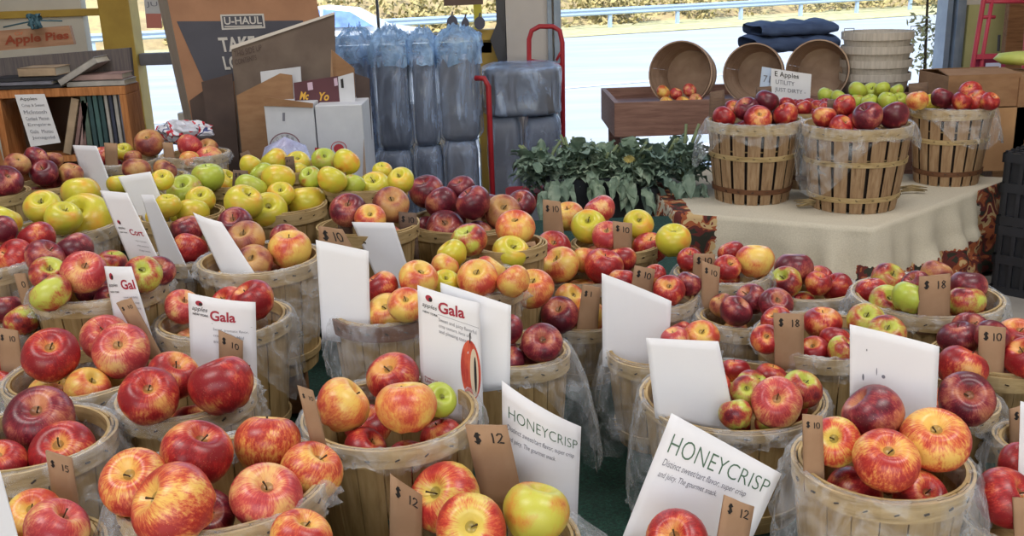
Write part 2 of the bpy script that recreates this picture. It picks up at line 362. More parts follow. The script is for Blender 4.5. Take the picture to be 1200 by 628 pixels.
# id: (u, v, pixel width, real diameter, short phrase for its apples, label, options)
BK = {
 'F0': (22,650,200,.185,'corner basket beside the white card','small splint basket in the bottom corner, cardboard $15 tag and white card stuck in it',{}),
 'F1': (262,562,297,.27,'big basket with thin tag','large splint basket near the bottom edge, holding yellow-red streaked apples and thin tag',{'film':[(200,.05,.02)]}),
 'F2': (35,513,222,.24,'basket behind the $15 tag','splint basket behind the $15 tag, plastic over its rim, big purple apple on top',{'film':[(-20,.09,.03)]}),
 'F3': (218,460,187,.21,'basket with tagged Gala card','splint basket with the Gala card and $10 tag standing inside it',{'film':[(180,.06,.04),(-35,.05,.02)]}),
 'GB': (262,372,150,.20,'basket right behind that Gala card','splint basket behind the Gala card, clear plastic flap hanging from its rim',{'film':[(-20,.10,.02),(200,.07,.03)]}),
 'F4': (95,437,186,.232,'plastic-covered basket, narrow Gala card','splint basket wrapped in crumpled plastic, narrow Gala card leaning in it',{'film':[(-60,.09,.03),(-100,.09,.03),(-140,.08,.03)]}),
 'F5': (-38,442,140,.178,'cut-off basket with the wide tag','splint basket cut off by the picture edge, wide $10 tag in it, red apples',{'film':[(-30,.06,.02)]}),
 'F6': (118,333,170,.228,'heaped basket behind narrow Gala card','wide splint basket heaped with red and green apples behind the narrow Gala card',{'film':[(160,.05,.02)]}),
 'F7': (-22,306,128,.182,'edge basket beside green-red heap','splint basket at the picture edge holding a large red apple with yellow shoulder',{'film':[(-40,.09,.03)]}),
 'F8': (-8,390,108,.145,'edge basket with the tilted tag','small basket at the picture edge with a tilted tag reading 0 and plastic rim',{'film':[(-20,.07,.03),(-60,.07,.03)]}),
 'F9': (78,264,136,.235,'golden basket beside the Cort card','splint basket of large golden apples next to the Cort card, brown paper in front',{'film':[(-60,.08,.03),(-110,.06,.03)]}),
 'F10': (-22,276,104,.17,'edge basket of one golden apple','basket cut by the picture edge with one golden apple and white plastic',{'film':[(-20,.07,.03)]}),
 'F11': (-14,226,94,.20,'dark-apple basket at picture edge','bare splint basket below the bookshelf at the picture edge with one dark apple',{}),
 'F12': (60,215,88,.20,'basket of dark apples below bookshelf','splint basket of dark apples below the bookshelf, plain wooden rim',{}),
 'F13': (143,188,80,.20,'far basket below the standing books','far splint basket below the standing books with a green apple and pale tag',{'film':[(-90,.05,.02)]}),
 'F14': (180,206,76,.18,'far basket of flat russet apples','far splint basket with two russet apples showing over the tilted blank card',{'film':[(-60,.05,.02)]}),
 'F15': (228,180,80,.20,'far basket beside the carton stack','far basket of pinkish apples under a clear plastic bag beside the leaning carton',{'film':[(-90,.08,.03),(-60,.07,.03)]}),
 'Y2': (212,250,120,.21,'golden basket behind the white cards','splint basket of golden apples partly hidden behind four leaning white cards',{}),
 'Y1': (325,240,140,.25,'front golden basket with dark tag','large splint basket of golden apples with a paper-lined front rim and a dark tag',{}),
 'Y4': (276,212,104,.20,'golden basket with two tags','basket of golden and green apples with two price tags at its back edge',{}),
 'Y5': (345,196,104,.20,'golden basket under the white cartons','basket of golden apples right below the white cartons, short tag upright in it',{}),
 'Y3': (428,216,120,.22,'golden basket beside grey bundles','basket of golden apples with stems, nearest to the grey wrapped bundles',{}),
 'M1': (432,262,120,.21,'purple-apple basket above blank cards','splint basket of purple and russet apples above the two blank white cards',{}),
 'M2': (305,302,140,.21,'paper-covered basket by blank card','splint basket on a wooden crate, brown paper over its rim, large russet-red apples',{'film':[(-40,.07,.02),(-70,.06,.02)]}),
 'M3': (218,300,92,.15,'basket between the leaning white cards','narrow splint basket between the leaning white cards, tall red apples',{'film':[(-90,.05,.02)]}),
 'C1': (455,360,165,.245,'basket behind the large blank card','splint basket with the large blank white card standing in it, brown hoop, clear plastic',{'film':[(-90,.07,.015),(-130,.09,.02),(-50,.06,.01)],'dark':1}),
 'C2': (552,328,158,.235,'central basket above Gala card','central heaped splint basket of orange-red and golden apples above the large Gala card',{'film':[(-70,.06,.015)]}),
 'N5': (594,284,112,.18,'basket with the small slanted tag','basket of orange and golden apples with a small slanted tag in the middle',{}),
 'N1': (547,256,150,.285,'purple heap below wrapped bundles','large basket heaped with purple apples just below the grey wrapped bundles',{}),
 'N2': (722,284,128,.23,'basket before the black planter','splint basket of yellow and red apples with two $10 tags before the black planter',{}),
 'N3': (684,322,112,.19,'basket of shiny red-yellow apples','basket of shiny red-yellow apples between the central heap and the blank card',{'film':[(190,.07,.02),(230,.06,.02)]}),
 'N7': (684,374,112,.183,'basket behind the $1 tag','splint basket with a cut-off $1 tag half hidden by the tall blank card',{'film':[(-100,.07,.02)]}),
 'N6': (606,410,150,.215,'purple-apple basket beside Gala card','splint basket of purple apples to the side of the large Gala card, bare wooden rim',{'film':[(-10,.11,.03),(-30,.09,.03)]}),
 'N8': (774,408,142,.20,'basket behind paired blank cards','splint basket holding the tall blank card, its side showing between plastic bags',{'film':[(195,.12,.03),(225,.10,.02)]}),
 'N9': (766,346,124,.20,'basket with the leaning $10 tag','basket of red apples with a leaning $10 tag and plastic bag behind the blank card',{'film':[(-30,.08,.02)]}),
 'Q4': (846,318,122,.20,'back basket near the tablecloth','back splint basket of red apples nearest the hanging tablecloth, plastic lined',{'film':[(180,.06,.02),(-90,.05,.02)]}),
 'Q1': (945,335,132,.22,'basket under the tablecloth corner','basket under the tablecloth corner, plastic over its front, one large dark apple',{'film':[(-120,.08,.03),(-90,.06,.02)]}),
 'Q2': (866,370,118,.185,'basket of dark apples, upright tag','basket of dark red apples with an upright $10 tag and yellowish paper in front',{'film':[(-100,.08,.02)]}),
 'Q8': (858,462,228,.285,'large basket with square blank card','large splint basket with the square blank card standing in it and a thin brown rim',{'film':[(185,.12,.02),(205,.12,.02)],'thin':1}),
 'Q5': (968,392,198,.28,'$18 basket in the middle','large splint basket of mixed apples with the $18 tag, second nearest of that price',{'film':[(20,.03,.01)]}),
 'Q6': (1086,346,186,.275,'far $18 basket by the floor','large splint basket with the $18 tag and shiny plastic rim, beside the grey floor',{'film':[(170,.03,.01),(0,.04,.01)]}),
 'R2': (1165,416,150,.20,'basket with tag at picture edge','splint basket of dark red apples at the picture edge with a $10 tag',{}),
 'R1': (1112,466,134,.17,'basket behind the marked card','splint basket behind the marked blank card, two glossy red apples, plastic bag',{'film':[(-30,.10,.03)]}),
 'R5': (1228,516,140,.18,'edge basket with cut tag','basket cut by the picture edge with only its rim and half a price tag showing',{'film':[(190,.06,.02)]}),
 'R0': (1032,540,210,.215,'basket before the marked card','splint basket in clear plastic with four big streaked apples before the marked card',{'film':[(200,.12,.03),(230,.10,.03),(-60,.06,.01),(-10,.08,.02)]}),
 'R4': (1212,604,172,.19,'bottom corner basket with blank tag','splint basket in the bottom corner with a yellow-patched red apple and blank tag',{'film':[(180,.06,.02)]}),
 'C3': (458,482,237,.25,'basket under the large Gala card','splint basket with the large printed Gala card, orange-red apples over its rim',{'film':[(20,.05,.01)]}),
 'H1': (578,632,232,.225,'basket with the upright Honeycrisp card','splint basket at the bottom edge with the upright Honeycrisp card and two $12 tags',{'film':[(0,.05,.04),(20,.05,.05),(195,.06,.03)]}),
 'H2': (802,692,240,.215,'basket under the leaning Honeycrisp card','splint basket below the bottom edge under the leaning Honeycrisp card',{}),
 'H3': (352,690,180,.15,'basket cut by the bottom edge','splint basket cut by the bottom edge with one pale orange apple and plastic',{'film':[(20,.05,.03),(60,.05,.03)]}),
}
TALL = {  # half-bushel baskets on the cloth-covered table
 'T1': (884,140,112,'half-bushel basket by the greens','tall half-bushel basket of dark apples beside the leafy greens, plastic at its side',{'film':[(185,.12,.05),(-90,.05,.01),(-10,.14,.03)]}),
 'T2': (1005,143,128,'half-bushel basket at table corner','tall half-bushel basket of red apples at the corner of the cloth-covered table',{'film':[(195,.14,.03),(-130,.12,.02),(-20,.05,.02)]}),
 'T5': (1116,122,104,'half-bushel by the boxes','tall half-bushel basket of mixed apples near the brown boxes, plastic over its front',{'film':[(-100,.08,.01),(-60,.09,.01),(-10,.10,.03)]}),
 'T4': (948,128,92,'basket squeezed between two half-bushels','half-bushel basket squeezed behind the other two, only a few slats visible',{}),
 'T3': (1022,122,92,'basket of green apples behind','half-bushel basket of pale green apples behind the table-corner basket',{}),
}
AP = {
 'F0': '40,603,62,org 66,620,76,pink',
 'F1': '205,592,98,fuj,.2,-.9 158,566,80,fuj,.5,-.2 230,533,84,red,.2,.3 313,520,78,fuj,-.3,.2 364,554,76,fuj,.1,.5 312,583,84,pink,.4,.1 262,570,52,pur,.8,.3',
 'F2': '47,493,80,pur,.5,-.1 74,530,74,red,.5,-.2 10,535,58,red',
 'F3': '175,465,70,red,.6,0 203,441,62,red,.3,.3 260,452,74,red,-.2,-.2',
 'GB': '214,360,42,pink 296,353,52,red',
 'F4': '60,417,65,red,.6,0 124,397,58,pink,.5,0 143,412,66,pink,.7,-.2 96,434,40,org',
 'F5': '-2,458,46,red -8,428,40,red',
 'F6': '60,344,48,gry 98,320,52,pink,.7,.2 118,342,32,pur 57,322,44,gry,.6,.2 52,302,46,pur 88,294,44,pur 134,306,32,gry 168,322,44,gry,.8,0 186,318,38,pur',
 'F7': '18,304,48,red,.3,-.8 12,272,34,pur 44,280,42,red',
 'F8': '8,363,38,pur 26,376,40,gry',
 'F9': '50,243,42,yel,.6,-.1 95,227,44,yel 101,258,64,yel,.6,-.4 74,256,42,yel',
 'F10': '4,260,40,yel',
 'F11': '6,213,40,pur',
 'F12': '52,203,34,pur 83,204,28,rus 20,194,30,rus 42,185,28,pur 62,188,24,rus',
 'F13': '145,178,22,yel,.6,0 119,183,24,pink 175,168,34,rus 128,196,16,pur',
 'F14': '160,200,32,rus 193,200,28,rus',
 'F15': '222,188,24,org 245,187,34,pink 222,171,30,pink 243,175,26,rus',
 'Y2': '139,216,28,yel 191,213,24,yel,.6,0 217,225,42,grn 197,241,30,yel 235,235,34,yel,.6,0 226,250,38,yel 158,238,22,yel 166,249,22,yel',
 'Y1': '285,238,46,yel 329,228,36,yel,.6,0 314,248,48,yel,.8,.1 360,238,48,yel,-.2,0 379,236,30,yel 326,210,40,yel 294,221,38,grn',
 'Y4': '244,208,38,grn 263,215,34,yel 250,239,30,yel 308,205,30,grn 298,193,22,yel',
 'Y5': '322,189,32,yel 349,192,30,yel,.5,0 352,203,26,yel 380,188,30,grn,.7,.1',
 'Y3': '364,209,28,grn 389,211,36,yel 406,190,32,yel 414,217,28,grn 439,219,38,yel,.5,-.1 454,205,22,yel 470,212,32,yel,.6,-.2',
 'M1': '408,247,44,pur,.5,0 434,257,38,org,.7,0 458,241,44,rus,.6,.1 482,262,30,pur',
 'M2': '276,264,44,pur 288,282,50,rus,.5,-.2 298,308,46,rus,.8,-.3 340,293,54,org,.1,0 372,281,28,pur 325,325,34,red',
 'M3': '219,270,40,pur 222,293,42,red',
 'C1': '447,338,42,red 455,368,50,org,.5,-.2 476,358,44,org,.6,0',
 'C2': '530,298,46,yel 521,313,44,org 490,328,48,org 522,332,44,yel,.5,.1 560,328,54,org,.5,-.1 602,330,40,org 624,339,50,org,.4,0 484,303,34,red',
 'N5': '550,282,50,gry,.3,-.2 604,268,46,org 631,266,30,org 598,297,44,yel,.5,.3 568,305,26,red',
 'N1': '500,225,42,pur 518,238,40,pur 541,222,22,pur 555,238,42,pur 531,251,32,pur 495,256,32,pur 522,269,46,pur,.6,0 589,250,44,rus,.7,.1 611,240,36,pur',
 'N2': '690,266,42,yel,.6,-.1 711,277,36,pink 666,254,38,org 703,246,38,pink 748,263,36,yel,.7,.1 789,282,42,yel,.2,0 762,291,42,red,.2,0',
 'N3': '648,291,42,red 657,311,46,org,.4,-.5 688,303,32,org 707,313,46,red,.1,.2 727,305,38,red',
 'N7': '667,351,38,org 656,370,46,pur',
 'N6': '635,402,48,pur,.9,.1 610,393,36,pur 601,413,36,pur',
 'N8': '799,391,30,red 791,399,24,pink 822,396,42,org,.5,0',
 'N9': '729,329,32,red 767,323,28,red 784,341,38,red,.6,0 807,333,32,pur',
 'Q4': '808,305,30,red 857,297,32,red 852,314,32,red 885,306,44,org,-.1,0',
 'Q1': '930,316,46,pur,-.2,0 921,331,38,gry 957,335,30,red 981,337,36,red 940,350,26,red',
 'Q2': '880,351,38,pur 909,357,40,pur,.7,.2 862,365,38,pur 846,352,24,rus',
 'Q8': '862,434,34,red,-.2,0 875,459,40,gry,.8,0 903,443,38,red 910,472,60,pink,.9,0 939,457,48,gry,.2,.3 868,484,26,gry',
 'Q5': '898,398,36,red,.8,0 910,376,36,red 964,379,46,red,0,0 1015,377,44,gry 1039,391,44,gry,.6,0 978,399,36,red 987,411,36,gry 954,411,36,red 937,381,34,pur',
 'Q6': '1041,329,42,gry,.4,.4 1022,342,38,red 1039,355,42,gry,.6,.3 1066,349,42,grn 1097,322,36,rus 1134,337,44,pur,-.2,0 1132,355,44,gry,-.2,0 1058,337,28,pur',
 'R2': '1124,397,48,pur 1137,387,44,pur 1192,396,48,red 1204,420,52,red 1162,408,36,pur',
 'R1': '1127,431,56,red 1132,468,64,pur,.9,.2',
 'R0': '985,522,58,hon,.9,-.1 1038,541,76,fuj,.4,.1 1096,517,78,fuj,.4,0 1024,486,74,pur,.1,-.8 1086,562,34,red',
 'R4': '1178,584,72,red,.3,.8 1196,545,50,red',
 'C3': '401,475,66,org,0,.9 461,443,62,red 476,477,74,org,-.2,0 514,469,42,grn!,.8,.4 530,486,44,red 517,499,42,red 442,502,42,red 466,513,44,red',
 'H1': '523,584,84,hon,.6,-.6 552,619,82,hon,1.1,0 628,601,78,lim,-.2,.2',
 'H2': '794,634,74,red,.7,-.2',
 'H3': '352,632,72,fuj,.1,.3',
 'T1': '848,138,27,red 875,128,29,pur 898,119,29,pur 888,140,33,red,.6,.2 921,135,29,red 858,128,18,red',
 'T2': '968,139,24,red 989,144,24,red 1017,137,36,pur 1048,136,35,pur 990,124,20,red',
 'T4': '922,123,20,red 942,127,20,red',
 'T3': '968,112,20,grn 983,115,20,grn 1005,106,22,grn 1021,108,22,grn,.7,0 1034,104,18,grn 1045,106,16,grn 1004,120,20,grn 1019,120,20,grn 1040,118,22,grn 1054,117,18,grn,.7,0',
 'T5': '1075,118,26,org 1093,122,26,yel,.3,0 1104,115,26,pur 1137,108,26,red 1127,119,24,red 1144,120,30,red 1160,119,22,red',
}
class Bk: pass
BKS = {}
FWD = CAMROT @ Vector((0, 0, -1))
def set_depth(b, d):
    b.d = d; b.c = at_d(b.u, b.v, d); b.R = b.W*d/FPX/2
    if not b.tall: b.h = min(max(b.c.z-TABLE, .11), .20); b.base = max(b.c.z-b.h, TABLE)
    if not b.tall: b.h = max(b.c.z-b.base, .06)
for k, (u, v, W, Dm, ph, lab, op) in BK.items():
    b = Bk(); b.id = k; b.u, b.v, b.W, b.W0, b.ph, b.lab, b.op, b.tall = u, v, W, W, ph, lab, op, False
    b.d0 = Dm*FPX/W; set_depth(b, b.d0); BKS[k] = b
for k, (u, v, W, ph, lab, op) in TALL.items():
    b = Bk(); b.id = k; b.u, b.v, b.W, b.W0, b.ph, b.lab, b.op, b.tall = u, v, W, W, ph, lab, op, True
    b.h = .265; b.base = TABLE; c = at_z(u, v, TABLE+.265); b.d0 = (c-EYE).dot(FWD); set_depth(b, b.d0); BKS[k] = b
def brad(b, z): return b.R*(.80+.20*(z-b.base)/b.h)+.005
def clash(A, B):
    lo = max(A.base, B.base); hi = min(A.c.z, B.c.z)
    if hi-lo < .004: return 0
    return brad(A, hi)+brad(B, hi)-math.hypot(A.c.x-B.c.x, A.c.y-B.c.y)
def spread_baskets(its=900):
    ids = list(BKS); rr = random.Random(3)
    for it in range(its):
        bad = 0
        for i, a in enumerate(ids):
            for k in ids[i+1:]:
                A, B = BKS[a], BKS[k]
                if A.tall != B.tall: continue
                c = clash(A, B)
                if c <= .0005: continue
                bad += 1
                if A.d > B.d: A, B = B, A
                st = min(c, .02)*.25
                for b, s in ((A, -1), (B, 1)):
                    lim = .05 if b.tall else .24
                    d = min(max(b.d+s*st, b.d0*(1-lim)), b.d0*(1+lim*1.2))
                    if c > 0 and it > 100: b.W = max(b.W*.998, b.W0*(.80))
                    set_depth(b, d)
                    b.d = d
        for b in BKS.values():
            if not b.tall and b.c.z < TABLE+.115: set_depth(b, b.d*.995)
            if it < its-250 and rr.random() < .2: set_depth(b, b.d+(b.d0-b.d)*.01)
        if not bad and it > 50: break
    return bad
spread_baskets()
# ---------------------------------------------------------------- apples: where each one lies
class Ap: pass
APS = []
for k, s in AP.items():
    b = BKS[k]
    for item in s.split():
        q = item.split(','); a = Ap(); a.b = b; a.u, a.v, a.px = float(q[0]), float(q[1]), float(q[2]); a.keep = q[3].endswith('!'); a.t = q[3].rstrip('!')
        a.tilt = (float(q[4]), float(q[5])) if len(q) > 5 else None
        a.dir = ray(a.u, a.v); APS.append(a)
def place(a, d): a.d = d; a.p = EYE+a.dir*d; a.r = a.px*d/FPX/2
def cost(a, d):
    b = a.b; p = EYE+a.dir*d; r = a.px*d/FPX/2
    rho = math.hypot(p.x-b.c.x, p.y-b.c.y); dome = b.c.z-.012+(.062 if not b.tall else .07)*(1-min(1.3, (rho/b.R)**2))
    c = ((p.z-dome)/.05)**2
    inner = b.R-.012-r*.92
    if p.z < b.c.z+r*.7 and rho > inner: c += ((rho-inner)/.012)**2
    low = b.base+.02+r
    if p.z < low: c += ((low-p.z)/.02)**2
    return c+((r-.037)/.012)**2*.6
for a in APS:
    best = None
    for i in range(121):
        d = a.b.d-a.b.R*1.2+a.b.R*2.4*i/120; c = cost(a, d)
        if best is None or c < best[0]: best = (c, d)
    place(a, best[1])
for k, b in BKS.items():
    mine = [a for a in APS if a.b is b]; b.med = .035
    if mine:
        big = sorted(a.r for a in mine)[len(mine)//3:]; b.med = big[len(big)//2]
    for a in mine:
        a.grown = a.r < .80*b.med and not a.keep
        if a.grown: a.r = .80*b.med
def settle(its):
    for it in range(its):
        bad = 0
        for i, a in enumerate(APS):
            for c in APS[i+1:]:
                dx = a.p-c.p; need = (a.r+c.r)*.985
                if abs(dx.x) > need or abs(dx.y) > need: continue
                L = dx.length
                if L >= need: continue
                bad += 1; st = (need-L)*.35
                if a.grown or c.grown:
                    n = dx/max(L, 1e-4)
                    for q, s, o in ((a, 1, c), (c, -1, a)):
                        if q.grown:
                            m = n*s*st*(2 if not o.grown else 1); m.z = min(m.z, .0005); q.p = q.p+m
                    if it > 150:
                        for q in (a, c):
                            if q.grown: q.r *= .996
                else:
                    n, f = (a, c) if (a.v > c.v+.3*max(a.px, c.px) or (a.v > c.v-.3*max(a.px, c.px) and a.d < c.d)) else (c, a)
                    if it > 260: n.px *= .997; f.px *= .994
                    bn, bf = cost(n, n.d-st) > 2.2, cost(f, f.d+st) > 2.2
                    if bn and not bf: place(f, f.d+1.6*st)
                    elif bf and not bn: place(n, n.d-1.6*st)
                    else:
                        if bn and it > 120: n.px *= .997; f.px *= .994
                        place(n, n.d-st); place(f, f.d+st)
        for q in APS:
            if q.grown:
                b = q.b; d = Vector((q.p.x-b.c.x, q.p.y-b.c.y)); lim = b.R-.012-q.r
                if d.length > lim: d = d*(lim/d.length); q.p.x, q.p.y = b.c.x+d.x, b.c.y+d.y
                q.p.z = max(q.p.z, b.base+.02+q.r)
            elif it < 220:
                h = .004; g = cost(q, q.d+h)-cost(q, q.d-h)
                if abs(g) > .02: place(q, q.d-math.copysign(min(.0015, abs(g)*.01), g))
        if not bad: break
    return bad
bad = settle(400)
print('apple clashes left', bad, 'of', len(APS))
def tag_plane(quad, b, lean, skew, dy):
    u, v = (quad[2][0]+quad[3][0])/2, (quad[2][1]+quad[3][1])/2
    p = at_z(u, v, b.c.z-.006); d = Vector((p.x-b.c.x, p.y-b.c.y))
    lim = b.R*.86
    if d.length > lim:                    # outside the basket: slide along the view ray to its inside
        best = None
        for i in range(61):
            q = at_d(u, v, b.d-b.R*1.1+b.R*2.2*i/60); e = math.hypot(q.x-b.c.x, q.y-b.c.y); c = max(0, e-lim)*4+abs(q.z-b.c.z)
            if best is None or c < best[0]: best = (c, q)
        p = best[1]
    p = p+Vector((0, dy, 0))
    return p, Vector((skew, -1, lean)).normalized()
def pen(sh, own=None):
    t = 0
    for a in APS:
        if (a.p-sh.c[0]).length > .5: continue
        for s in (.1, .5, .9):
            for q in (.15, .4, .65, .9):
                g = (sh.P(s, q)-a.p).length
                if g < a.r*.93: t += a.r-g
    return t
def fit_sheet(quad, b, lean=.12, skew=0, dy=None, bulge=0, ext=.03, curl=0, th=.001, at=None):
    best = None
    if at is not None:
        return Sheet(quad, b.c+Vector((0, at, 0)), Vector((skew, -1, lean)).normalized(), bulge, ext, curl)
    for o in ([dy] if dy is not None else [i*.006 for i in range(-14, 15)]):
        p, n = tag_plane(quad, b, lean, skew, o); sh = Sheet(quad, p, n, bulge, ext, curl)
        c = pen(sh)+abs(o)*.05
        if best is None or c < best[0]: best = (c, sh)
    return best[1]
TG = [  # quad TL TR BR BL, text, basket, label
 ('F1', [(349,452),(367,458),(385,530),(366,524)], '$ 10', 'thin cardboard $10 tag leaning at the rim of the large front basket', dict(skew=.5)),
 ('F0', [(53,528),(83,538),(97,625),(66,612)], '$ 15', 'cardboard tag reading $15 standing in the bottom corner basket', {}),
 ('F3', [(256,387),(284,400),(284,442),(257,434)], '$ 10', 'cardboard $10 tag in front of the whole Gala card', {}),
 ('F4', [(136,355),(153,349),(187,412),(169,412)], '$ 10', 'cardboard $10 tag leaning in front of the narrow Gala card', {}),
 ('F5', [(-4,384),(20,388),(29,446),(2,444)], '$ 10', 'wide cardboard tag cut by the picture edge, its 0 showing', {}),
 ('F8', [(16,321),(29,320),(45,376),(29,370)], '0', 'narrow tilted cardboard tag reading 0 near the picture edge', {}),
 ('N1', [(544,231),(562,232),(564,258),(546,258)], '$10', 'small $10 tag leaning on a purple apple below the wrapped bundles', {}),
 ('N2', [(636,234),(657,236),(662,284),(637,284)], '$10', 'tall $10 tag standing before the black planter of greens', dict(dy=-.05)),
 ('N2', [(718,259),(741,262),(740,300),(719,297)], '$10', '$10 tag between the red and pink apples below the planter', {}),
 ('N5', [(614,285),(627,283),(634,310),(620,312)], '10', 'small slanted tag reading 10 in the middle of the heaps', {}),
 ('M1', [(395,247),(413,250),(413,270),(396,268)], '$10', 'small brown tag against the purple apple above the tall blank card', {}),
 ('M2', [(373,265),(401,269),(414,292),(374,286)], '$10', 'round-shouldered $10 tag right above the large blank card', {}),
 ('M1', [(467,248),(488,250),(490,287),(468,284)], '$10', 'brown tag beside the second blank card near the dark apples', {}),
 ('N7', [(683,334),(704,337),(700,391),(675,390)], '$1', 'tag showing only $1 beside the tall blank card', {}),
 ('N9', [(744,311),(768,316),(762,352),(738,346)], '$10', 'leaning $10 tag above the tall blank card, between red apples', {}),
 ('Q2', [(823,306),(844,313),(841,360),(822,352)], '$10', 'upright $10 tag standing clear of the dark red apples', {}),
 ('Q4', [(813,297),(838,298),(838,322),(812,320)], '$10', 'small $10 tag partly hidden behind the upright one', {}),
 ('Q5', [(907,367),(942,368),(942,419),(908,418)], '$ 18', '$18 tag in the middle basket of mixed apples', {}),
 ('Q6', [(1078,324),(1114,321),(1113,373),(1076,371)], '$ 18', '$18 tag in the basket next to the grey floor', {}),
 ('R2', [(1148,382),(1179,384),(1176,444),(1147,438)], '$10', '$10 tag beside the dark red apples at the picture edge', {}),
 ('R5', [(1184,480),(1212,472),(1214,512),(1184,506)], '$10', 'tag cut by the picture edge so that only a dollar sign shows', {}),
 ('R0', [(941,486),(964,488),(966,552),(942,547)], '$10', '$10 tag in the plastic-wrapped basket of four big streaked apples', {}),
 ('R4', [(1188,584),(1212,584),(1212,640),(1190,640)], '', 'blank tag in the bottom corner basket beside a white card edge', {}),
 ('H1', [(458,556),(495,581),(494,640),(457,640)], '$ 12', '$12 tag at the bottom edge in front of the streaked apple', dict(skew=.4)),
 ('H1', [(545,498),(594,499),(610,572),(562,580)], '$ 12', '$12 tag leaning against the upright Honeycrisp card', {}),
 ('H2', [(850,580),(884,594),(876,640),(840,640)], '$ 12', '$12 tag lying against the leaning Honeycrisp card', dict(skew=.35, lean=.3)),
 ('T1', [(832,108),(849,105),(850,138),(831,138)], '', 'blank grey tag at the edge of the half-bushel beside the greens', {}),
 ('T1', [(886,102),(904,101),(905,114),(886,114)], '', 'small blank tag behind the darkest apple of the half-bushel', {}),
 ('T2', [(970,117),(982,116),(982,138),(969,138)], '', 'small tag between red apples of the table-corner half-bushel', {}),
 ('T5', [(1065,98),(1088,96),(1088,122),(1066,120)], '', 'dark tag behind the pale apple next to the brown boxes', {}),
 ('Y5', [(334,184),(344,183),(347,210),(336,212)], '$9', 'short tag upright among golden apples below the white cartons', {}),
 ('Y3', [(392,205),(405,202),(407,232),(391,234)], '$9', 'tag reading $9 among golden apples beside the grey bundles', {}),
 ('Y4', [(273,199),(290,200),(292,222),(272,222)], '$9', 'brown tag between the green and golden apples', {}),
 ('Y1', [(267,225),(280,225),(289,258),(276,258)], '$9', 'dark tag at the front corner of the large golden basket', {}),
 ('Y4', [(281,180),(291,176),(303,200),(290,206)], '', 'slanted tag at the back of the golden basket with two tags', {}),
 ('F13', [(122,167),(137,168),(138,197),(124,199)], '', 'pale tag in front of the standing books', {}),
 ('F15', [(190,167),(202,167),(205,187),(193,188)], '', 'pale tag beside the red and white bag far back', {}),
]
CQ = {
 'pale': ('F14', [(85,170),(113,171),(134,226),(98,214)], dict(skew=-.5)),
 'behind_cort': ('Y2', [(138,207),(176,201),(205,270),(170,270)], dict(skew=-.3, at=-.03)),
 'narrow': ('M3', [(165,228),(179,228),(219,313),(192,317)], dict(skew=-.6, at=-.05)),
 'russet': ('M2', [(226,249),(256,261),(304,332),(263,328)], dict(skew=-.35, curl=.2, at=-.075)),
 'large': ('C1', [(370,281),(432,294),(434,384),(376,375)], dict(skew=.1)),
 'second': ('M1', [(412,260),(461,261),(481,322),(441,326)], dict(skew=-.2, at=-.10)),
 'tall': ('N8', [(705,320),(787,353),(783,425),(706,408)], dict(skew=-.15, bulge=-.06)),
 'square': ('Q8', [(757,396),(842,400),(861,491),(765,465)], dict(skew=-.1, at=-.075)),
 'edge': ('R4', [(1196,470),(1212,474),(1212,600),(1192,600)], {}),
 'corner': ('F0', [(-40,530),(0,552),(24,640),(-30,640)], dict(dy=-.11)),
 'marked': ('R0', [(996,380),(1101,406),(1097,484),(996,470)], dict(bulge=-.05)),
 'cort': ('F6', [(117,223),(149,226),(190,312),(152,306)], dict(skew=-.5, at=.095)),
 'narrow_gala': ('F4', [(122,312),(151,313),(181,408),(140,408)], dict(skew=-.4, curl=.12)),
 'gala_tag': ('F3', [(220,343),(297,356),(300,440),(224,432)], dict(bulge=.05, curl=.18)),
 'gala_back': ('C3', [(516,331),(599,358),(598,430),(520,440)], dict(at=.088, skew=-.05)),
 'gala': ('C3', [(489,334),(562,356),(567,500),(494,470)], dict(bulge=.05, curl=.1, at=.060, ext=.012)),
 'honey': ('H1', [(588,446),(681,500),(677,600),(590,596)], dict(bulge=.15, dy=.06)),
 'honey_lean': ('H2', [(787,484),(916,555),(872,652),(722,648)], dict(lean=.35, bulge=.02, dy=.06)),
}
SHC = {k: fit_sheet(q, BKS[b], **op) for k, (b, q, op) in CQ.items()}
SHT = [fit_sheet(q, BKS[k], **{**dict(lean=.10), **op}) for k, q, t, l, op in TG]
def inside_q(u, v, Q):
    s = 0
    for i in range(4):
        x0, y0 = Q[i]; x1, y1 = Q[(i+1) % 4]; c = (x1-x0)*(v-y0)-(y1-y0)*(u-x0)
        if c < 0: s -= 1
        else: s += 1
    return abs(s) == 4
QS = [(SHC[k], CQ[k][1]) for k in CQ]+[(s, t[1]) for s, t in zip(SHT, TG)]
def hits_sheet(p, r):
    for sh, Q in QS:
        c = sh.P(.5, .5)
        if (c-p).length > .35: continue
        for a in (0, .25, .5, .75, 1):
            for t in (0, .2, .4, .6, .8, 1):
                if (sh.P(a, t)-p).length < r*1.03: return True
        d = (p-EYE).dot(FWD); u, v = pix(p); pr = r*FPX/d
        for q in range(9):
            uu, vv = (u, v) if q == 8 else (u+pr*.97*math.cos(q*PI/4), v+pr*.97*math.sin(q*PI/4))
            if inside_q(uu, vv, Q):
                g = ray(uu, vv).normalized(); den = g.dot(sh.n)
                if abs(den) > 1e-4 and (sh.c[0]-EYE).dot(sh.n)/den > (p-EYE).length-r: return True
    return False
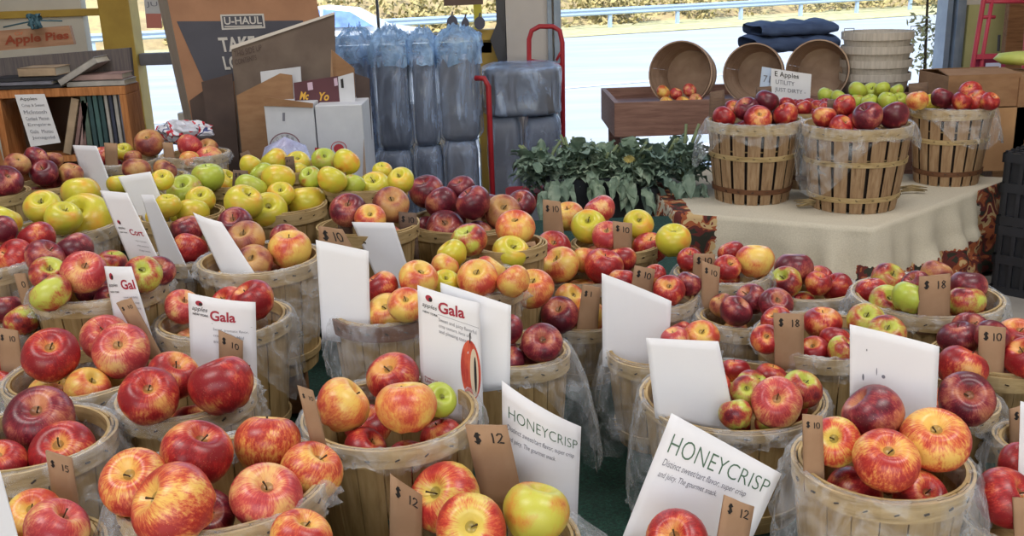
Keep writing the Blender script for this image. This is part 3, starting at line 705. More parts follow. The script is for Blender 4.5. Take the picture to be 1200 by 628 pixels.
# apples that touch a card or a tag slide off it along the line of sight, then off each other
def slide(a, s):
    e = (a.p-EYE).normalized(); k = (a.p-EYE).length; a.r *= (k+s)/k if not a.grown else 1; a.p = a.p+e*s; a.d = (a.p-EYE).dot(FWD)
for it in range(90):
    moved = 0
    for sh in list(SHC.values())+SHT:
        c = sh.P(.5, .5)
        for a in APS:
            if (a.p-c).length > .30: continue
            g = min((sh.P(x, t)-a.p).length for x in (0, .2, .4, .6, .8, 1) for t in (0, .12, .25, .4, .55, .7, .85, 1))
            if g < a.r*1.01: slide(a, .0025 if (a.p-c).dot(sh.n) < .25*a.r else -.0025); moved += 1
    for i, a in enumerate(APS):
        for c in APS[i+1:]:
            dx = a.p-c.p; need = (a.r+c.r)*.98
            if abs(dx.x) > need or abs(dx.y) > need or dx.length >= need: continue
            n, f = (a, c) if a.d < c.d else (c, a); st = (need-dx.length)*.35; slide(n, -st); slide(f, st); moved += 1
            if it > 50: n.r *= .997; f.r *= .994
    if not moved: break
print('sheet contacts left', moved)
# apples lower in the heap that still show between the others
FILL = []
def seen(p, r, own):
    n = 0; to = (EYE-p).normalized(); sd = to.orthogonal().normalized(); up = to.cross(sd); S = 24
    for i in range(S):
        rad = math.sqrt((i+.5)/S)*.97; q = i*2.39996
        s = p+(sd*math.cos(q)*rad+up*math.sin(q)*rad+to*math.sqrt(1-rad*rad))*r; u, v = pix(s)
        if not (0 < u < 1200 and 0 < v < 628): continue
        d = (EYE-s).normalized(); ok = True
        for o in APS+FILL:
            w = o.p-s; t = w.dot(d)
            if t > .003 and (w-d*t).length < o.r and o.p is not p: ok = False; break
        if ok:
            for b in BKS.values():
                w = Vector((s.x-b.c.x, s.y-b.c.y)); dd = Vector((d.x, d.y)); A = dd.dot(dd); B = w.dot(dd); C = w.dot(w)-b.R*b.R; D = B*B-A*C
                if D <= 0: continue
                for t in ((-B-math.sqrt(D))/A, (-B+math.sqrt(D))/A):
                    if t > .002 and b.base < s.z+d.z*t < b.c.z: ok = False; break
                if not ok: break
        n += ok
    return n/S
for k, b in BKS.items():
    mine = [a for a in APS if a.b is b]
    if not mine: mine = [m for m in APS if m.b.id == 'R2']
    rr = random.Random(k); rf = b.med*.93; best = []
    for tr in range(24):
        ox, oy, ro = rr.uniform(-1, 1)*rf, rr.uniform(-1, 1)*rf, rr.uniform(0, 3); got = []
        for i in range(-5, 6):
            for j in range(-5, 6):
                x, y = (i+.5*(j % 2))*2.03*rf+ox, j*1.76*rf+oy; x, y = x*math.cos(ro)-y*math.sin(ro), x*math.sin(ro)+y*math.cos(ro)
                lim = b.R-.013-rf
                if math.hypot(x, y) > lim: continue
                for dz in (.30, .1, -.1, -.35, -.6, -.9, -1.2):
                    p = Vector((b.c.x+x, b.c.y+y, b.c.z+dz*rf))
                    if p.z-rf < b.base+.015: break
                    if math.hypot(x, y) > b.R*(.80+.20*min(1, (p.z-b.base)/b.h))-(.026 if b.tall else .014)-rf: continue
                    if not hits_sheet(p, rf) and all((p-o.p).length > (o.r+rf)*.985 for o in mine) and all((p-q).length > 2*rf*.985 for q in got): got.append(p); break
        if len(got) > len(best): best = got
    for p in best:
        a = Ap(); a.b = b; a.p = p; a.r = rf*rr.uniform(.93, 1.0); a.t = rr.choice([m.t for m in mine]); a.tilt = None; FILL.append(a)
for a in list(FILL):
    a.vis = seen(a.p, a.r, a.b); d = (a.p-EYE).dot(FWD); a.px = 2*a.r*FPX/d
    a.area = a.vis*a.px**2
DEEP = [a for a in FILL if not (a.vis > .04 and a.area > 12)]
FILL = sorted([a for a in FILL if a.vis > .04 and a.area > 12], key=lambda a: -a.area)
for a in APS: a.grown = False
print('fill apples that show', len(FILL))
def words_pos(lst):
    """phrases for apples of one basket: rows by height in view, then order across."""
    lst = sorted(lst, key=lambda a: a.v); n = len(lst); out = {}
    nr = 1 if n <= 3 else (2 if n <= 7 else 3)
    names = {1: [''], 2: ['back', 'front'], 3: ['back', 'middle', 'front']}[nr]
    per = [lst[i*n//nr:(i+1)*n//nr] for i in range(nr)]
    od = ['', 'second', 'third', 'fourth', 'fifth']
    for row, nm in zip(per, names):
        row.sort(key=lambda a: a.u); m = len(row)
        for i, a in enumerate(row):
            if m == 1: w = ('the only one' if not nm else 'alone')
            elif i == 0: w = 'leftmost'
            elif i == m-1: w = 'rightmost'
            elif m == 3: w = 'centre'
            else: w = od[i]+' from left'
            out[a] = w+(' in '+nm+' row' if nm else '')
    return out
def orient(o, a):
    o.location = a.p; o.scale = (a.r, a.r, a.r)
    tc = Vector((EYE.x-a.p.x, EYE.y-a.p.y, 0)).normalized(); rt = Vector((-tc.y, tc.x, 0))
    if a.tilt: ax = Vector((0,0,1))+tc*a.tilt[0]*1.3+rt*a.tilt[1]*1.3
    else: ax = Vector((0,0,1))+tc*R_.uniform(-.5, .8)+rt*R_.uniform(-.8, .8)
    q = Vector((0,0,1)).rotation_difference(ax.normalized())
    o.rotation_mode = 'QUATERNION'; o.rotation_quaternion = q @ Matrix.Rotation(R_.uniform(0, 6.28), 3, 'Z').to_quaternion()
def new_apple(a):
    o = D2.objects.new('apple', AME[(R_.randrange(4), a.t)]); COL.objects.link(o); orient(o, a)
    if a.px >= 20:
        s = D2.objects.new('stem', R_.choice(SME)); COL.objects.link(s); s.parent = o
    return o
for k in AP:
    mine = [a for a in APS if a.b.id == k]; ws = words_pos(mine)
    for a in mine:
        o = new_apple(a); w = ws[a]
        tag(o, f"{COLW[a.t]} apple, {w}, in the {a.b.ph}" if w != 'the only one' else f"{COLW[a.t]} apple, only whole one in the {a.b.ph}", 'apple', 'apples in the '+a.b.ph)
NI = max(0, 296-len(APS)); used = {}
for a in FILL[:NI]:
    b = a.b; dx, dy = a.p.x-b.c.x, a.p.y-b.c.y
    w = ' '.join(x for x in (('front' if dy < -b.R*.22 else 'back' if dy > b.R*.22 else ''), ('left' if dx < -b.R*.22 else 'right' if dx > b.R*.22 else '')) if x) or 'centre'
    L = f"low {COLW[a.t]} apple at {w} of the {b.ph}"; n = used.get(L, 0); used[L] = n+1
    if n: L = f"{('another', 'one more', 'yet another', 'a further')[min(n-1, 3)]} {L}"
    tag(new_apple(a), L, 'apple', 'apples in the '+b.ph)
rest = FILL[NI:]+DEEP
if rest:
    mb = MB()
    mats = sorted({a.t for a in rest})
    for a in rest:
        me = AME[(R_.randrange(4), a.t)]; ax = Vector((R_.uniform(-.7,.7), R_.uniform(-.7,.7), 1)).normalized(); q = Vector((0,0,1)).rotation_difference(ax)
        mb.add([q @ v.co*a.r+a.p for v in me.vertices], [tuple(p.vertices) for p in me.polygons], mats.index(a.t))
    o = mb.build('apple_underlayer', [AM[t] for t in mats], smooth=True); tag(o, 'apples lower in the heaps showing as slivers between the top apples', 'apples', kind='stuff')
# ---------------------------------------------------------------- baskets as objects
GAPSHADE = simple('gap_shade', (44,32,28), (34,26,22), 12, .9)
def make_basket(b):
    rr = random.Random(b.id); R, h = b.R, b.h; r0 = R*.80; root = empty('splint_basket' if not b.tall else 'bushel_basket', (b.c.x, b.c.y, b.base), rr.uniform(0, 6.28))
    tag(root, b.lab, 'basket', 'baskets on the cloth-covered table' if b.tall else 'splint baskets on the turf-covered tables')
    th = .0025; ns = 18 if b.tall else 20; gap = .20 if b.tall else .05
    mb = MB()
    for i in range(ns):                                   # upright slats
        a0 = 2*PI*i/ns+gap*PI/ns; a1 = 2*PI*(i+1)/ns-gap*PI/ns; of = .0012*(i % 2); k = 3; m = 6
        vs = []
        for lay in (0, 1):
            for j in range(m+1):
                f = j/m; r = r0+(R-r0)*f+.03*R*math.sin(PI*f)*(0.6)-lay*th+of-.002
                for q in range(k+1):
                    a = a0+(a1-a0)*q/k; vs.append((r*math.cos(a), r*math.sin(a), f*h))
        n1 = (k+1)*(m+1); fs = []
        for j in range(m):
            for q in range(k):
                s = j*(k+1)+q; fs += [(s, s+1, s+k+2, s+k+1), (n1+s, n1+s+k+1, n1+s+k+2, n1+s+1)]
            s = j*(k+1); fs.append((s, s+k+1, n1+s+k+1, n1+s)); s += k; fs.append((s, n1+s, n1+s+k+1, s+k+1))
        for q in range(k):
            fs.append((q, n1+q, n1+q+1, q+1)); s = m*(k+1)+q; fs.append((s, s+1, n1+s+1, n1+s))
        mb.add(vs, fs)
    mb.build('slats', TSLAT if b.tall else SPLINT, root, smooth=False)
    def hoop(name, z0, z1, mat, out=.0035, inside=False, staples=True):
        def rad(z): f = z/h; return r0+(R-r0)*f+.018*R*math.sin(PI*f)
        ph = rr.uniform(0, 6)
        def wob(r, z, a, i): return (r+.0012*math.sin(3*a+ph), z+.0015*math.sin(2*a+ph))
        hb = MB(); s = -1 if inside else 1; o0 = -.0045 if inside else 0
        hb.lathe([(rad(z0)+o0, z0), (rad(z0)+o0+s*out, z0), (rad(z1)+o0+s*out, z1), (rad(z1)+o0, z1), (rad(z0)+o0, z0)], 48, 0, wob=wob)
        if staples:
            for i in range(ns):
                a = 2*PI*(i+.5)/ns; z = (z0+z1)/2; r = rad(z)+out+.0004
                M = Matrix.Rotation(a, 3, 'Z') @ Matrix.Rotation(rr.uniform(-.6, .6), 3, 'X')
                hb.box((r*math.cos(a), r*math.sin(a), z), (.0016, .008 if b.tall else .006, .0018), 1, M)
        return hb.build(name, [mat, STAPLE], root, smooth=False)
    if b.tall:
        hoop('rim_hoop', h-.034, h, HOOP); hoop('inner_hoop', h-.03, h, HOOP, inside=True, staples=False)
        hoop('middle_hoop', h*.56, h*.56+.016, HOOP); hoop('bottom_hoop', h*.14, h*.14+.016, DHOOP if b.id != 'T2' else HOOP)
    else:
        w = .012 if b.op.get('thin') else .024
        hoop('rim_hoop', h-w, h, DHOOP if b.op.get('dark') else HOOP)
        hoop('inner_hoop', h-.018, h+.001, HOOP, inside=True, staples=False)
        hoop('bottom_hoop', h*.12, h*.12+.012, HOOP, staples=False)
    low = min([a.p.z-a.r for a in APS+FILL+DEEP if a.b is b]+[b.c.z-.05])-b.base-.004
    low = max(low, .004); f = low/h; rb = r0+(R-r0)*f-.008
    MB().lathe([(0, low-.004), (rb, low-.004), (rb, low), (0, low)], 32).build('bottom_board', SPLINT, root)
    if b.op.get('film') is not None and b.op['film']:
        make_film(b, root, rr)
    if b.tall: MB().lathe([(r0-.012, .01), (r0+(R-r0)*.85-.012, h*.85)], 40).build('gap_shade_sleeve', GAPSHADE, root, smooth=True)  # dark sleeve added inside so the slat gaps look shaded, not see-through
    b.root = root; return root
def make_film(b, root, rr, mat=None):
    """clear liner: tucked inside the rim, folded over it and hanging down in lobes"""
    n, m = 120, 9; R, h = b.R, b.h; rz = root.rotation_euler.z; vs = []
    inv = root.location
    sd = rr.uniform(0, 50)
    for i in range(n):
        aw = 2*PI*i/n                                    # world angle, 0 = +x, -90 deg = towards the camera
        L = .022+.016*noise.noise((math.cos(aw)*2.5+sd, math.sin(aw)*2.5, 0)); out = .004
        for (ang, ln, ot) in b.op['film']:
            d = (math.degrees(aw)-ang+180) % 360-180; g = math.exp(-(d/30)**2)
            L += ln*g; out += ot*g
        L = max(L, .012)
        for j in range(m+1):
            if j == 0: r, z = R-.012, -.030
            elif j == 1: r, z = R-.0075, -.004
            elif j == 2: r, z = R+.001, .0045
            elif j == 3: r, z = R+.0075, .000
            else:
                f = (j-3)/(m-3); r = R+.0085+out*math.sin(f*1.6)-R*.2*(L*f/h)*.8; z = -L*f
            w = (.0022 if j < 4 else .002+.012*((j-3)/(m-3)))
            r += w*noise.noise((math.cos(aw)*11+sd, math.sin(aw)*11, j*.55))+(.5*w)*noise.noise((math.cos(aw)*30, math.sin(aw)*30+sd, j*.4))
            if j > 3: r = max(r, R+.006-R*.2*(-z/h))
            z += .003*noise.noise((math.cos(aw)*14, math.sin(aw)*14+sd, 9+j*.3))
            z = max(z, -h+.004)
            a = aw-rz; vs.append((r*math.cos(a), r*math.sin(a), h+z))
    fs = []
    for i in range(n):
        for j in range(m):
            p = i*(m+1)+j; q = ((i+1) % n)*(m+1)+j; fs.append((p, q, q+1, p+1))
    o = MB().add(vs, fs).build('plastic_liner', FILM, root, smooth=True)
    return o
for k, b in BKS.items(): make_basket(b)
# crates that lift the back rows
for k, b in BKS.items():
    if b.tall or b.base-TABLE < .012: continue
    H = b.base-TABLE-.008; s = b.R*.80*1.36; mb = MB()
    cr = empty('wooden_crate', (b.c.x, b.c.y, TABLE+.006), R_.uniform(-.2, .2))
    nb = max(1, round(H/.06)); bh = H/nb
    for sx, sy, l in ((0, 1, s), (0, -1, s), (1, 0, s-.02), (-1, 0, s-.02)):
        for i in range(nb):
            mb.box((sx*(s/2-.005), sy*(s/2-.005), bh*(i+.5)), ((l if sy else .01), (.01 if sy else l), bh-.006 if nb > 1 else bh))
    mb.build('side_boards', CRATEW, cr)
    MB().box((0, 0, H-.004), (s-.021, s-.021, .008)).build('top_board', CRATEW, cr)
    tag(cr, 'brown wooden crate lifting a splint basket of apples above the turf', 'crate', 'crates under the raised baskets')
# ---------------------------------------------------------------- cards and price tags
TAGDARK = simple('dark_tag_cardboard', (112,90,74), (98,78,66), 40, .85, (1,1,6))
for i, (k, quad, txt, lab, op) in enumerate(TG):
    b = BKS[k]; sh = SHT[i]
    o = sh.mesh('price_tag', TAGM if (k[0] not in 'TY' and i not in (10, 12)) else TAGDARK, th=.0035 if not b.tall else .004, nx=4, ny=4, jag=.012)
    tag(o, lab, 'price tag', 'cardboard price tags')
    if txt:
        vis = sh.h/(sh.h-.03) if sh.h > .04 else 1
        w = .72 if len(txt) > 2 else .4
        if txt == '0': sh.write('price_lettering', stroke_geo('0', .16, i), .45, .22, .8, INK, o)
        else:
            a0 = .14; g = stroke_geo(txt, .15, i); ww = max(v[0] for v in g[0])-min(v[0] for v in g[0])
            ky = w/ww*sh.w/sh.h
            sh.write('price_lettering', g, a0, .07+ky*1.15, a0+w, INK, o)
def apple_print(sh, o, a, t, ra, rt):
    sh.blob('printed_apple', ell(a, t, ra, rt, 28), PRINTA, o, .0004)
    sh.blob('printed_apple_flesh', ell(a+ra*.35, t+rt*.05, ra*.42, rt*.8, 24), PRINTT, o, .0006)
    sh.blob('printed_apple_core', ell(a+ra*.45, t+rt*.1, ra*.13, rt*.6, 16), INK, o, .0008)
    sh.blob('printed_apple_stem', [(a-.008, t-rt*.9), (a+.008, t-rt*.9), (a+.02, t-rt*1.25), (a, t-rt*1.25)], INK, o, .0006)
PRINTA = simple('printed_apple_red', (172,44,34), (214,96,62), 5, .5, (30,30,4))
PRINTG = simple('printed_green', (92,130,50), (70,108,44), 6, .5)
PRINTT = simple('printed_tan', (214,196,172), (206,186,160), 5, .6)
def logo(sh, o, a0, t0, k):
    sh.blob('logo_apple', ell(a0+.07*k, t0+.018*k, .035*k, .016*k), MAROON, o)
    sh.blob('logo_apple_shade', ell(a0+.085*k, t0+.022*k, .018*k, .010*k), INK, o, .0006)
    sh.write('logo_script', text_geo('apples', 0, .3), a0, t0+.065*k, a0+.15*k, INK, o)
    sh.write('logo_words', text_geo('NEW YORK', .02), a0+.005*k, t0+.094*k, a0+.155*k, INK, o)
def card(key, lab):
    sh = SHC[key]; o = sh.mesh('sign_card', PAPER, th=.0007, nx=14, ny=10)
    tag(o, lab, 'sign', 'white variety cards'); return sh, o
for key, lab in (('pale', 'blank white card leaning before the dark apples below the bookshelf'), ('behind_cort', 'blank white card behind the Cort card among golden apples'),
 ('narrow', 'narrow blank white card covering the end of the Cort lettering'), ('russet', 'blank white card leaning before the russet-red apples'),
 ('large', 'large blank white card in the brown-hooped basket'), ('second', 'second blank white card, tilted, behind the large blank one'),
 ('tall', 'tall blank white card with a curved slanting top edge'), ('square', 'square blank white card in the large thin-rimmed basket'),
 ('edge', 'white card cut by the picture edge above the bottom corner basket'), ('corner', 'bright white card at the bottom corner beside the $15 tag')):
    card(key, lab)
sh, o = card('marked', 'blank white card with a few small marks behind the dark red apple')
for a, t, sx, sy, q in ((.20,.22,.008,.012,0),(.40,.46,.022,.02,1),(.32,.42,.006,.04,0),(.16,.50,.012,.035,0)):
    sh.blob('mark', ell(a, t, sx, sy, 10), INKG, o)
sh, o = card('cort', 'white variety card reading Cort, leaning among golden apples')
logo(sh, o, .10, .33, 1.6)
sh.write('variety_lettering', text_geo('Cortland'[:4], .02), .44, .49, .88, MAROON, o)
for i in range(3): sh.write('small_print', text_geo('crisp sweet-tart apple'[:16-i*2], .0), .50, .56+i*.055, .86, INKG, o, slope=.02)
sh, o = card('narrow_gala', 'narrow white Gala card leaning in the plastic-covered basket')
logo(sh, o, .06, .06, 2.1)
sh.write('variety_lettering', text_geo('Gal', .025), .50, .22, .95, MAROON, o)
for i in range(3): sh.write('small_print', text_geo('sweet and juicy', 0), .48, .31+i*.055, .93, INKG, o)
sh, o = card('gala_tag', 'white Gala card with a curled corner above the red apples')
logo(sh, o, .06, .055, 1.65)
sh.write('variety_lettering', text_geo('Gala', .025), .34, .235, .72, MAROON, o, slope=-.02)
sh.write('rule', ([(0,0,0),(1,0,0),(1,.008,0),(0,.008,0)], [(0,1,2,3)]), .36, .27, .95, INKG, o)
for i, s in enumerate(('Sweet, aromatic flavor,', 'crisp texture. Mild', 'and juicy taste')): sh.write('small_print', text_geo(s, 0), .38, .335+i*.065, .90-.07*i, INKG, o)
apple_print(sh, o, .89, .92, .10, .2)
# large Gala card: printed sheet in front, its blank back panel behind
sh, o = card('gala_back', 'blank back panel of the large printed Gala card')
sh, o = card('gala', 'large printed Gala card with a red apple picture and green base')
logo(sh, o, .07, .045, 1.6)
sh.write('variety_lettering', text_geo('Gala', .025), .33, .155, .75, MAROON, o, slope=-.03)
sh.write('rule', ([(i/8,0,0) for i in range(9)]+[(i/8,.008,0) for i in range(9)], [(i,i+1,i+10,i+9) for i in range(8)]), .32, .175, .97, INKG, o, arc=.04)
for i, s in enumerate(('Sweet and juicy flavorful', 'crisp texture, hints of a', 'and pleasing taste')): sh.write('small_print', text_geo(s, 0), .33, .225+i*.045, .93-.08*i, INKG, o, arc=.05, hscale=1.3)
apple_print(sh, o, .82, .53, .16, .23)
for i, s in enumerate(('Product of the', 'United States')): sh.write('bottom_print', text_geo(s, .01), .07, .72+i*.03, .35+.08*i, MAROON, o)
sh.blob('green_base', [(0,.77),(.3,.77),(.6,.77),(1,.78),(1,1),(0,1)], PRINTG, o)
# Honeycrisp cards
HAND = ('Distinct sweet/tart flavor, super crisp', 'and juicy. The gourmet snack.')
sh, o = card('honey', 'upright white Honeycrisp card with a curved top edge')
sh.write('variety_lettering', text_geo('HONEYCRISP', -.012), .08, .215, .96, GREENP, o, hscale=1.25)
for i, s in enumerate(HAND): sh.write('small_print', text_geo(s, 0, .2), .06, .295+i*.07, .92-.24*i, INKG, o, hscale=1.5)
sh, o = card('honey_lean', 'large leaning white Honeycrisp card at the bottom edge')
sh.write('variety_lettering', text_geo('HONEYCRISP', -.012), .08, .215, .95, GREENP, o, hscale=1.35)
for i, s in enumerate(HAND): sh.write('small_print', text_geo(s, 0, .2), .08, .295+i*.07, .80-.22*i, INKG, o, hscale=1.5)
# ---------------------------------------------------------------- tables
m, nt, b_ = nodes_of('green_turf'); n = noise_n(nt, coords(nt), 260, 3, .7); n2 = noise_n(nt, coords(nt), 30, 2)
c_ = ramp(nt, n, [(.35, (6,34,28)), (.55, (14,62,50)), (.75, (40,98,78))])
nt.links.new(mixc(nt, mathn(nt, 'MULTIPLY', n2, .4), c_, (14,36,34)), b_.inputs['Base Color']); b_.inputs['Roughness'].default_value = .9
bump(nt, b_, n, .8, .006); TURF = m
TABW = wood_mat('table_wood', (98,72,50), (120,90,62), (140,108,76), (3,30,30))
def table(name, x0, x1, y0, y1, z, lab, tlab, mat=TABW):
    t = empty(name, ((x0+x1)/2, (y0+y1)/2, 0)); cx, cy = t.location.x, t.location.y; w, d = x1-x0, y1-y0
    MB().box((0, 0, z-.02), (w, d, .03)).build('tabletop', mat, t, bevel=.003)
    for sx in (-1, 1):
        for sy in (-1, 1): MB().box((sx*(w/2-.06), sy*(d/2-.06), (z-.035)/2), (.06, .06, z-.035)).build('leg', mat, t, bevel=.003)
    tag(t, lab, 'table')
    if tlab:
        mb = MB(); nx, ny = 40, 40
        vs = [(cx-w/2+w*i/nx, cy-d/2+d*j/ny, z+.0005+.004+.0015*noise.noise((i*.6, j*.6, cx))) for j in range(ny+1) for i in range(nx+1)]
        mb.add(vs, [(j*(nx+1)+i, j*(nx+1)+i+1, (j+1)*(nx+1)+i+1, (j+1)*(nx+1)+i) for j in range(ny) for i in range(nx)])
        per = [(i, 0) for i in range(nx)]+[(nx, j) for j in range(ny)]+[(i, ny) for i in range(nx, 0, -1)]+[(0, j) for j in range(ny, 0, -1)]
        top = [vs[j*(nx+1)+i] for i, j in per]; cen = Vector((cx, cy))
        bot = []
        for p in top:
            bot.append((p[0]+.012*(1 if p[0] > cx+w/2-.001 else -1 if p[0] < cx-w/2+.001 else 0), p[1]+.012*(1 if p[1] > cy+d/2-.001 else -1 if p[1] < cy-d/2+.001 else 0), z-.09))
        k = len(top); mb.add(top+bot, [(i, (i+1) % k, k+(i+1) % k, k+i) for i in range(k)])
        tag(mb.build('turf_mat', TURF, None, smooth=True), tlab, 'artificial turf')
    return t
table('display_table', -1.12, 1.02, .72, 2.02, TABLE-.005, 'long wooden display table nearest the viewer under dark green turf', 'dark green artificial turf mat showing between the nearest baskets')
table('display_table', -1.62, .50, 2.06, 3.02, TABLE-.005, 'wooden display table at the back carrying the golden apple baskets', 'dark green turf mat under the golden and far baskets at the back')
PZ = .46
# cloth-covered table -----------------------------------------------------
FC, FL, BR_ = at_z(1020, 268, TABLE), at_z(800, 250, TABLE), at_z(1160, 216, TABLE)
QF = FL+(FL-FC).normalized()*.015; QC = FC+(FC-FL).normalized()*.0; QB = QC+(BR_-FC).normalized()*.95; QL = Vector((QF.x-.04, 3.90, TABLE))
Wt, Dt = (QC-QF).length, .95
def tp(a, c, z):
    s, t = a/Wt, c/Dt; p = (QF.lerp(QC, s)).lerp(QL.lerp(QB, s), t); return Vector((p.x, p.y, z))
def eno(a, b): d = (b-a).normalized(); return Vector((d.y, -d.x, 0))
NF, NR, NB, NL = eno(QF, QC), eno(QC, QB), eno(QB, QL), eno(QL, QF)
ct = empty('folding_table', (0, 0, 0))
MB().prism([tp(a, c, TABLE-.05) for a, c in ((.02,.02),(Wt-.02,.02),(Wt-.02,Dt-.02),(.02,Dt-.02))], (0,0,1), .03).build('tabletop', simple('plastic_top', (190,190,186)), ct)
for a in (.1, Wt-.1):
    for c in (.1, Dt-.1): MB().tube([tp(a, c, PZ), tp(a, c, TABLE-.05)], .014).build('leg', simple('dark_steel', (60,60,64), rough=.4, metal=.7), ct)
tag(ct, 'folding table hidden under the cream autumn tablecloth', 'table')
m, nt, b_ = nodes_of('autumn_tablecloth'); uvn = coords(nt, 'UV'); sp = nt.nodes.new('ShaderNodeSeparateXYZ'); nt.links.new(uvn, sp.inputs[0])
weave = noise_n(nt, mapping(nt, coords(nt), (1,1,1)), 300, 2)
base = ramp(nt, weave, [(.3, (186,178,160)), (.7, (204,196,178))])
# printed autumn border: u = distance in from the cloth's edge strip (0 inside the print)
pn = noise_n(nt, coords(nt), 26, 3, .6, .5); pn2 = noise_n(nt, coords(nt), 17, 2, .5, 1.0)
prt = ramp(nt, pn2, [(.30, (44,44,34)), (.42, (96,38,34)), (.50, (156,84,50)), (.58, (196,166,120)), (.68, (110,40,40)), (.8, (60,62,40))], 'CONSTANT')
edge = mathn(nt, 'ADD', sp.outputs[0], mathn(nt, 'MULTIPLY', mathn(nt, 'SUBTRACT', pn, .5), .9))
msk = mathn(nt, 'GREATER_THAN', edge, .5)
nt.links.new(mixc(nt, msk, base, prt), b_.inputs['Base Color']); b_.inputs['Roughness'].default_value = .9; bump(nt, b_, weave, .1, .002)
CLOTH = m
def tablecloth():
    nx, ny, nd = 48, 36, 22; drop = .28; ov = .008
    bm = bmesh.new(); uvl = bm.loops.layers.uv.new('UVMap')
    def top(i, j): return tp(-ov+(Wt+2*ov)*i/nx, -ov+(Dt+2*ov)*j/ny, TABLE+.001+.0012*noise.noise((i*.35, j*.35, 2)))
    grid = [[bm.verts.new(top(i, j)) for i in range(nx+1)] for j in range(ny+1)]
    pv = {}
    for j in range(ny):
        for i in range(nx):
            f = bm.faces.new((grid[j][i], grid[j][i+1], grid[j+1][i+1], grid[j+1][i]))
            for l, (a, c) in zip(f.loops, ((i, j), (i+1, j), (i+1, j+1), (i, j+1))):
                l[uvl].uv = (max(0, 1.15-a/nx*12) if 0 else (.95 if a/nx < .085 else 0), 0)
    per = [(i, 0) for i in range(nx)]+[(nx, j) for j in range(ny)]+[(i, ny) for i in range(nx, 0, -1)]+[(0, j) for j in range(ny, 0, -1)]
    k = len(per); rows = [[grid[j][i] for i, j in per]]; U = {}
    s = [0.0]
    for q in range(k): s.append(s[-1]+(rows[0][(q+1) % k].co-rows[0][q].co).length)
    cen = tp(Wt/2, Dt/2, 0)
    for r in range(1, nd+1):
        f = r/nd; row = []
        for q, (i, j) in enumerate(per):
            c0 = rows[0][q].co; nrm = Vector((0, 0, 0))
            if j == 0: nrm += NF
            if j == ny: nrm += NB
            if i == 0: nrm += NL
            if i == nx: nrm += NR
            nrm.normalize()
            w = (.040*noise.noise((s[q]*8, f*.8, 3))+.020*math.sin(s[q]*42+3*noise.noise((s[q]*4, 0, 0)))+.03*abs(noise.noise((s[q]*5, f*3, 8))))*min(1, f*1.8)
            cor = 1.5 if (i in (0, nx) and j in (0, ny)) else 1.0
            row.append(bm.verts.new(c0+nrm*(.006*min(1, f*5)+max(-.003, w)*cor+.03*f)+Vector((0, 0, -drop*f-.004*min(1, f*8)))))
        for q in range(k):
            fc = bm.faces.new((rows[-1][q], rows[-1][(q+1) % k], row[(q+1) % k], row[q]))
            for l, (qq, rr) in zip(fc.loops, ((q, r-1), (q+1, r-1), (q+1, r), (q, r))):
                i, j = per[qq % k]; d = rr/nd*drop
                if j == 0 and qq <= nx: v = max(0, min(.9, .5+max((.23-i/nx)*6, min((i/nx-.94)*9, (d-.10)*9))))
                elif i == nx: v = max(0, min(.9, .5+max((j/ny-.70)*6, min((d-.15)*9, (j/ny-.05)*9))))
                else: v = .5
                l[uvl].uv = (v, 0)
        rows.append(row)
    bmesh.ops.recalc_face_normals(bm, faces=bm.faces)
    me = D2.meshes.new('tablecloth'); bm.to_mesh(me); bm.free(); me.materials.append(CLOTH)
    me.polygons.foreach_set('use_smooth', [True]*len(me.polygons)); o = D2.objects.new('tablecloth', me); COL.objects.link(o)
    tag(o, 'cream tablecloth with a printed autumn leaf and pumpkin border, hanging to the floor side', 'tablecloth')
tablecloth()
# corn husks / dried stalks on the cloth
HUSK = simple('dry_husk', (160,140,100), (110,92,66), 20, .9)
for u, v, lab in ((1068, 226, 'dried corn husk lying on the cloth between two half-bushels'), (948, 243, 'small dried husk beside the table-corner half-bushel')):
    p = at_z(u, v, TABLE+.004); mb = MB()
    for i in range(6):
        a = R_.uniform(-.5, .5); L = R_.uniform(.03, .055); z = .004+.003*i
        mb.tube([p+Vector((-L*math.cos(a), -L*math.sin(a), z)), p+Vector((0, 0, z+.006)), p+Vector((L*math.cos(a), L*math.sin(a)*1.3, z))], [.002, .004, .0015], 6)
    tag(mb.build('corn_husk', HUSK, smooth=True), lab, 'dried husk')
# ---------------------------------------------------------------- room shell
WY = 4.9                                   # the shop front
def wx(u, v=60): return at_y(u, v, WY).x
def wz(u, v): return at_y(u, v, WY).z
m_floor = simple('concrete_floor', (128,124,120), (150,146,140), 5, .7)
struct(MB().box((-.2, 1.0, -.05), (7.6, 7.9, .1)).build('floor', m_floor))
struct(MB().box((1.995, 3.0, PZ/2), (2.93, 1.9, PZ)).build('floor_platform', m_floor))
CEILM = simple('ceiling_paint', (214,212,206))
struct(MB().box((-.2, 1.0, 3.15), (7.6, 7.9, .1)).build('ceiling', CEILM))
WALLM = simple('wall_paint', (190,184,178), (200,194,188), 4, .8)
CREAM = simple('cream_wall', (196,190,180), (206,200,190), 4, .8)
struct(MB().box((-3.95, 1.0, 1.55), (.1, 7.9, 3.1)).build('wall_left', CREAM))
struct(MB().box((3.55, 1.0, 1.55), (.1, 7.9, 3.1)).build('wall_right', WALLM))
